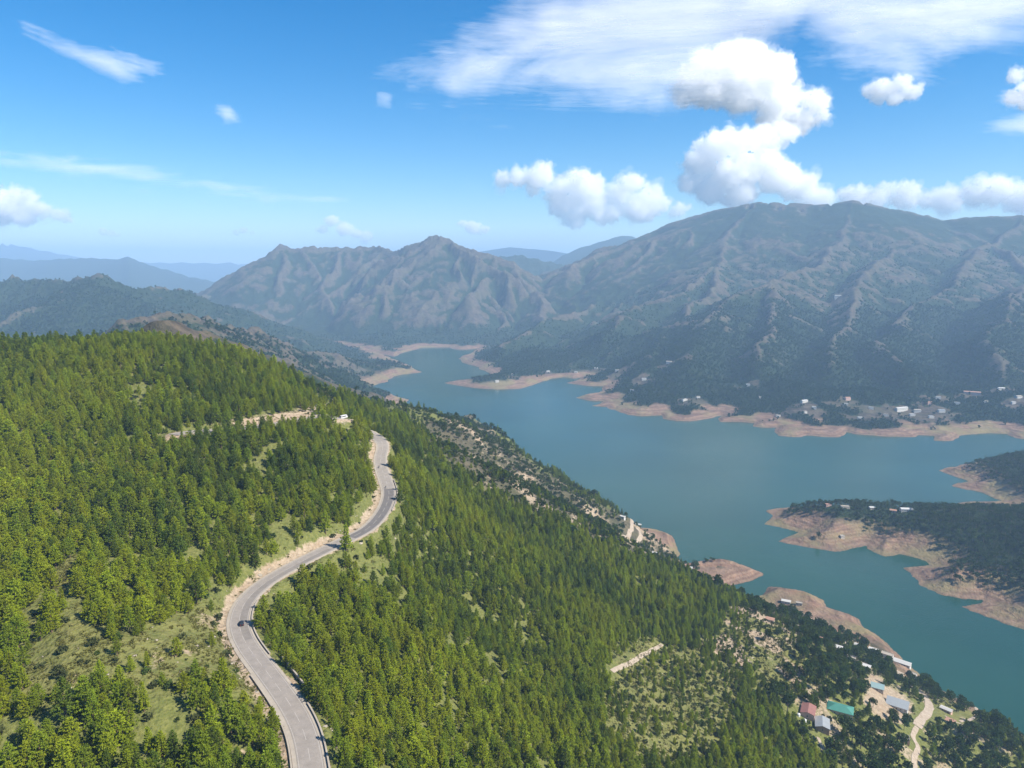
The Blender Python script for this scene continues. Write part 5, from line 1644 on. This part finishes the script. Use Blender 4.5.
# far woods: dense near the far shore, thinner and coarser with distance
def far_geo(seed, n=16):
    rg = np.random.default_rng(seed)
    d = unit(rg.normal(0, 1, (n, 3)) + np.array([0, 0, 0.4]))
    C = d * np.array([2.6, 2.6, 3.0]) * rg.uniform(0.5, 1, (n, 1)) + np.array([0, 0, 4.5])
    return None, blades(C, unit(d + np.array([0, 0, 0.4])), np.full(n, 3.0), 2, 0.5, rg)
far_kinds = proto_set('far_kinds', 'far_tree_kind', [far_geo(500 + i) for i in range(4)], [M_FARW] * 4, M_BARK2)
FP = []
FSC = []
for y0, y1, s, big in ((1150, 2300, 9.0, 1.0), (2300, 3300, 11.5, 1.15), (3300, 4300, 15.0, 1.0)):
    X, Y = jitter_grid(-3900, 3900, y0, y1, s, rgt, 0.48)
    k_ = np.abs(np.degrees(np.arctan2(X, Y))) < 40
    X, Y = X[k_], Y[k_]
    cv = ground(X, Y, cover); z = ground(X, Y)
    nm_ = ground(X, Y, nearmask.astype(float)); spm = inside(X, Y, SPIT)
    cv = cv + 0.45 * fbm(X, Y, 55, 3, 181) + rgt.normal(0, 0.08, X.size)
    kk = (cv > 0.56) & (nm_ < 0.4) & ~spm & (z > 8)
    # an open scatter of single trees and bushes on the bare ground too
    kk &= ~((y0 > 3000) & (rgt.uniform(0, 1, X.size) < 0.5))
    kk |= (rgt.uniform(0, 1, X.size) < (0.10 if y0 < 3000 else 0.0)) & (nm_ < 0.4) & ~spm & (z > 8) & (cv > 0.1)
    kk |= (nm_ >= 0.4) & (cv > 0.35) & (Y > 1250) & (rgt.uniform(0, 1, X.size) < 0.5) & (z > 14)
    P = np.stack([X, Y, z], 1)[kk]
    FP.append(P); FSC.append(np.full(len(P), big) * rgt.uniform(0.6, 1.25, len(P)))
FP = np.concatenate(FP); FSC = np.concatenate(FSC)
print('far trees', len(FP), 'near pines', n_, 'shrubs', m_, 'broadleaf', len(bi), 'spit', len(w_i))
scatter('far_woods', FP, rgt.uniform(0, 6.28, len(FP)), np.stack([FSC, FSC * rgt.uniform(0.8, 1.15, len(FP))], 1), rgt.integers(0, 4, len(FP)), far_kinds)
# ------------------------------------------------------------------ clouds, beyond and above the haze
def cloud_material(name, density):
    k = NT(name)
    d = k.node('BsdfDiffuse'); d.inputs[0].default_value = (0.95, 0.95, 0.95, 1)
    t = k.node('BsdfTranslucent'); t.inputs[0].default_value = (0.95, 0.95, 0.95, 1)
    m = k.node('MixShader'); m.inputs[0].default_value = 0.5
    k.l.new(d.outputs[0], m.inputs[1]); k.l.new(t.outputs[0], m.inputs[2])
    tr = k.node('BsdfTransparent')
    mm_ = k.node('MixShader'); mm_.inputs[0].default_value = 0.04
    k.l.new(tr.outputs[0], mm_.inputs[1]); k.l.new(m.outputs[0], mm_.inputs[2])
    k.l.new(mm_.outputs[0], k.out.inputs['Surface'])
    pv = k.node('VolumePrincipled')
    pv.inputs['Color'].default_value = (1, 1, 1, 1)
    pv.inputs['Density'].default_value = density
    pv.inputs['Anisotropy'].default_value = 0.05
    k.l.new(pv.outputs[0], k.out.inputs['Volume'])
    return k.m
M_CLOUD = cloud_material('cloud_vapour', 0.0018)
M_CLOUD_THIN = cloud_material('thin_cloud_vapour', 0.0011)

M_FRINGE = cloud_material('cloud_fringe', 0.0005)
M_FRINGE.node_tree.nodes['Mix Shader.001'].inputs[0].default_value = 0.004
def cumulus(blobs, label, D, seed, thin=1.0, name='cumulus_cloud'):
    rg = np.random.default_rng(seed)
    bm = bmesh.new()
    s = D / FPX
    allb = []
    for px, py, r in blobs:
        px += rg.normal(0, 0.22) * r; py += rg.normal(0, 0.15) * r; r *= rg.uniform(0.72, 1.15)
        allb.append((px, py, r, 0.0))
        for _ in range(10):                                # cauliflower heads round every main puff
            a = rg.uniform(0, 6.28); q = r * rg.uniform(0.22, 0.55)
            e = rg.uniform(-0.55, 1.0)
            xx, yy = px + math.cos(a) * r * rg.uniform(0.55, 0.95), py - (e if e > 0 else 0.45 * e) * r * 0.62
            dd = math.sin(a) * r * 0.7
            allb.append((xx, yy, q, dd))
            if q > 3.5:
                for _k in range(3):
                    b_ = rg.uniform(0, 6.28)
                    allb.append((xx + math.cos(b_) * q * 0.8, yy - abs(math.sin(b_)) * q * 0.8, q * rg.uniform(0.35, 0.55), dd + rg.uniform(-.6, .6) * q))
    for px, py, r, dy in allb:
        c = at_y(px, py, D + dy * s)
        bmesh.ops.create_icosphere(bm, subdivisions=2, radius=r * s, matrix=Matrix.Translation(Vector(c)) @ Matrix.Diagonal((1.12, 1, 0.86, 1)))
    me = bpy.data.meshes.new('puff'); bm.to_mesh(me); bm.free()
    tmp = bpy.data.objects.new('puff', me); col.objects.link(tmp)
    rm = tmp.modifiers.new('r', 'REMESH'); rm.mode = 'VOXEL'; rm.voxel_size = 0.62 * s
    dg = bpy.context.evaluated_depsgraph_get()
    ev = tmp.evaluated_get(dg).to_mesh()
    n = len(ev.vertices)
    co = np.empty(n * 3, np.float32); ev.vertices.foreach_get('co', co); co = co.reshape(-1, 3).astype(float)
    no = np.empty(n * 3, np.float32); ev.vertices.foreach_get('normal', no); no = no.reshape(-1, 3).astype(float)
    F = [tuple(p.vertices) for p in ev.polygons]
    bpy.data.objects.remove(tmp)
    # billows: 3-D noise from three sheared 2-D fields
    u = co / s
    def n3(sc, sd):
        return perlin3(u[:, 0] / sc, u[:, 1] / sc, u[:, 2] / sc, sd)
    rm_ = np.mean([b[2] for b in blobs])
    amp = min(1.0, rm_ / 14.0)
    disp = amp * (6.5 * np.abs(n3(17, 1)) + 5.0 * np.abs(n3(8, 5)) + 3.2 * np.abs(n3(4.0, 9)) + 1.8 * n3(2.1, 13) - 3.6)
    V = co + no * (disp * s)[:, None]
    Fs = F
    c = V.mean(0)
    o = mesh_obj(name, V - c, Fs, M_CLOUD if thin > 0.95 else M_CLOUD_THIN, smooth=True)
    o.location = c
    # torn, thinner vapour round the dense heart
    u = u + 0.35 * np.stack([n3(9, 31), n3(9, 37), n3(9, 41)], 1) * 9
    fr = amp * (1.0 + 7.0 * np.clip(n3(10, 21), 0, 1) + 5.0 * np.clip(n3(4.5, 23), 0, 1) + 3.0 * np.clip(n3(2.2, 27), -0.5, 1))
    f = mesh_obj('fringe', co + no * ((disp + fr) * s)[:, None] - c, F, M_FRINGE, o, smooth=True)
    tag(o, label, 'cloud', 'cumulus clouds')
    return o

D0 = 36000.0
cumulus([(700,78,24),(722,72,24),(748,70,26),(772,76,19),(690,92,17),(720,94,19),(752,92,22),(786,100,22),(808,103,16),(800,120,17),(776,118,14),(762,62,15),(815,112,12)],
        'largest bright puffy cloud mass, high right of the middle of the sky', D0, 1)
cumulus([(722,152,20),(746,146,18),(702,168,16),(692,182,12),(764,160,17),(735,176,22),(776,182,19),(798,190,19),(818,197,12),(742,192,22),(762,140,15),(784,136,14),(715,190,16)],
        'tall puffy cloud rising directly above the summit of the big mountain', D0 - 3000, 2)
cumulus([(500,182,8),(520,181,9),(543,176,12),(560,186,16),(585,192,16),(562,204,14),(595,205,20),(620,196,16),(635,182,10),(655,191,10),(640,206,16),(610,216,16),(577,216,11),(660,205,10),(680,211,8),(532,188,7)],
        'long lumpy white cloud bank just left of the big mountain', D0 - 4500, 3)
cumulus([(0,207,18),(20,202,12),(40,207,12),(54,216,9),(25,216,14),(-22,208,22),(8,196,11),(64,218,5)], 'puffy white cloud cut by the left edge of the photo', D0, 4)
cumulus([(333,222,6),(345,231,8),(356,233,7),(325,230,5),(366,238,6)], 'small white puff above the left shoulder of the rocky mountain', D0 + 4000, 5)
cumulus([(462,222,5),(470,228,6),(478,232,4),(487,231,5)], 'tiny white puff above the peak of the rocky mountain', D0 + 4000, 6)
cumulus([(871,92,7),(885,88,10),(900,86,9),(912,92,8),(895,97,8),(880,95,7)], 'small separate white cloud between the two veils at upper right', D0 - 3000, 7)
cumulus([(1019,78,9),(1032,90,14),(1014,98,7),(1030,105,9)], 'white cloud cut by the right edge of the photo', D0 - 3000, 8)
cumulus([(858,198,13),(880,196,12),(905,198,13),(926,201,11),(950,201,13),(975,194,15),(1000,193,18),(1022,198,17),(1048,198,22)], 'low pale cloud bank behind the right end of the big mountain', D0 + 9000, 9, 0.92)
cumulus([(104,232,4),(112,233,4),(119,234,3)], 'faint small cloud streak low over the left distant range', D0 + 6000, 10, 0.8)
cumulus([(236,232,3),(245,231,4),(253,233,3)], 'faint small puff between the left range and the rocky mountain', D0 + 6000, 11, 0.8)

def veil_material():
    k = NT('cloud_veil')
    d = k.node('BsdfDiffuse'); d.inputs[0].default_value = (0.88, 0.88, 0.88, 1)
    t = k.node('BsdfTranslucent'); t.inputs[0].default_value = (0.88, 0.88, 0.88, 1)
    m = k.node('MixShader'); m.inputs[0].default_value = 0.72
    k.l.new(d.outputs[0], m.inputs[1]); k.l.new(t.outputs[0], m.inputs[2])
    tr = k.node('BsdfTransparent')
    mp = k.node('Mapping'); mp.inputs['Scale'].default_value = (0.00022, 0.00036, 0.0006); mp.inputs['Rotation'].default_value = (0, 0, 0.30)
    k.l.new(k.pos(), mp.inputs['Vector'])
    n = k.noise(1.0, 9, 0.66, mp.outputs[0], dist=0.9)
    mp2 = k.node('Mapping'); mp2.inputs['Scale'].default_value = (0.0008, 0.0013, 0.001); mp2.inputs['Rotation'].default_value = (0, 0, 0.42)
    k.l.new(k.pos(), mp2.inputs['Vector'])
    n2 = k.noise(1.0, 6, 0.65, mp2.outputs[0], dist=0.5)
    nn = k.math('ADD', k.math('MULTIPLY', n, 1.15), k.math('MULTIPLY', n2, 0.35))
    a = k.math('ADD', k.math('MULTIPLY', k.attr('vapour'), 0.66), k.math('MULTIPLY', k.math('SUBTRACT', nn, 0.75), 1.7))
    a = k.ramp(a, [(0.22, 0.0), (1.0, 1.0)])
    a = k.math('MULTIPLY', a, 0.40)
    mm_ = k.node('MixShader')
    k.set(mm_.inputs[0], a); k.l.new(tr.outputs[0], mm_.inputs[1]); k.l.new(m.outputs[0], mm_.inputs[2])
    k.l.new(mm_.outputs[0], k.out.inputs['Surface'])
    return k.m
M_VEIL = veil_material()

def veil(polys, alt, label, soft=10, strength=1.0, wob=14, seed=0):
    """a thin level cloud layer: three sheets 90 m apart, laid out on the level at `alt`"""
    xs = [p[0] for q in polys for p in q]; ys = [p[1] for q in polys for p in q]
    cols = np.arange(min(xs) - 40, max(xs) + 44, 4.0); rows = np.arange(min(ys) - 30, max(ys) + 32, 2.0)
    CX, CY = np.meshgrid(cols, rows)
    a, b, c = ray(CX, CY)
    c = np.maximum(c, 0.035)
    t = (alt - CAM_Z) / c
    X, Y = a * t, b * t
    wx = CX + wob * fbm(CX, CY * 2.2, 40, 5, 211 + seed); wy = CY + 0.6 * wob * fbm(CX, CY * 2.2, 40, 5, 217 + seed)
    dn = np.zeros(CX.shape)
    for q in polys: dn = np.maximum(dn, soft_poly(wx, wy, q, soft))
    V, F, D = [], [], []
    idx = np.arange(CX.size).reshape(CX.shape)
    qd = np.stack([idx[:-1, :-1], idx[:-1, 1:], idx[1:, 1:], idx[1:, :-1]], -1)
    live = (dn[:-1, :-1] + dn[1:, 1:] + dn[:-1, 1:] + dn[1:, :-1]) > 0.02
    qd = qd[live]
    for k in range(3):
        V.append(np.stack([X, Y, np.full(X.shape, alt + 90.0 * k)], -1).reshape(-1, 3)); F += [tuple(int(i) + k * CX.size for i in f) for f in qd]; D.append(dn.ravel() * strength)
    o = mesh_obj('veil_cloud', np.concatenate(V), F, M_VEIL, smooth=True)
    add_attr(o, 'vapour', np.concatenate(D))
    bm = bmesh.new(); bm.from_mesh(o.data)
    bmesh.ops.delete(bm, geom=[v for v in bm.verts if not v.link_faces], context='VERTS')
    bm.to_mesh(o.data); bm.free()
    tag(o, label, 'cloud', 'thin veil clouds')

veil([[(405,85),(450,70),(500,40),(560,5),(620,-12),(700,-14),(760,-10),(800,15),(770,55),(700,95),(640,110),(560,106),(500,95),(450,92)]], 3800, 'broad white veil of cloud behind the largest puffy cloud mass', 34, 1.0, 30)
veil([[(745,-14),(1060,-14),(1060,30),(1000,45),(950,62),(900,72),(850,72),(820,55),(800,30),(770,12)]], 4200, 'soft white veil of cloud across the upper right corner', 32, 1.0, 28, seed=3)
veil([[(25,36),(60,46),(100,58),(130,72),(146,82),(125,83),(100,74),(60,54)], [(100,52),(130,62),(165,74),(150,77),(120,68)]], 4200, 'narrow slanting white wisp alone in the blue at upper left', 5, 0.95, 8, 5)
veil([[(-20,150),(60,162),(150,172),(240,184),(345,200),(330,206),(250,200),(150,188),(60,176),(-20,166)]], 4200, 'long faint streak of cloud above the left distant range', 9, 0.58, 12, 7)
veil([[(975,132),(1000,124),(1060,112),(1060,132),(1010,138)], [(1000,100),(1060,95),(1060,110),(1005,108)]], 4000, 'short grey-white streak of cloud at the right edge', 5, 1.0, 6, 9)
veil([[(374,100),(385,99),(393,104),(388,108),(377,105)], [(214,112),(228,113),(238,121),(224,122)]], 4200, 'pair of tiny faint wisps in the open blue', 3, 0.75, 4, 11)
# ------------------------------------------------------------------ air
def haze_box():
    x0, x1, y0, y1, z0, z1 = -26000, 26000, -1500, 27000, -30.0, 1010.0
    v = [(x, y, z) for z in (z0, z1) for x, y in ((x0, y0), (x1, y0), (x1, y1), (x0, y1))]
    f = [(3, 2, 1, 0), (4, 5, 6, 7), (0, 1, 5, 4), (1, 2, 6, 5), (2, 3, 7, 6), (3, 0, 4, 7)]
    k = NT('haze_air')
    pv = k.node('VolumePrincipled')
    pv.inputs['Color'].default_value = (0.46, 0.70, 1.0, 1)
    pv.inputs['Density'].default_value = HAZE_DENSITY
    pv.inputs['Anisotropy'].default_value = 0.0
    k.l.new(pv.outputs[0], k.out.inputs['Volume'])
    o = mesh_obj('haze', v, f, k.m)
    tag(o, kind='stuff')
haze_box()
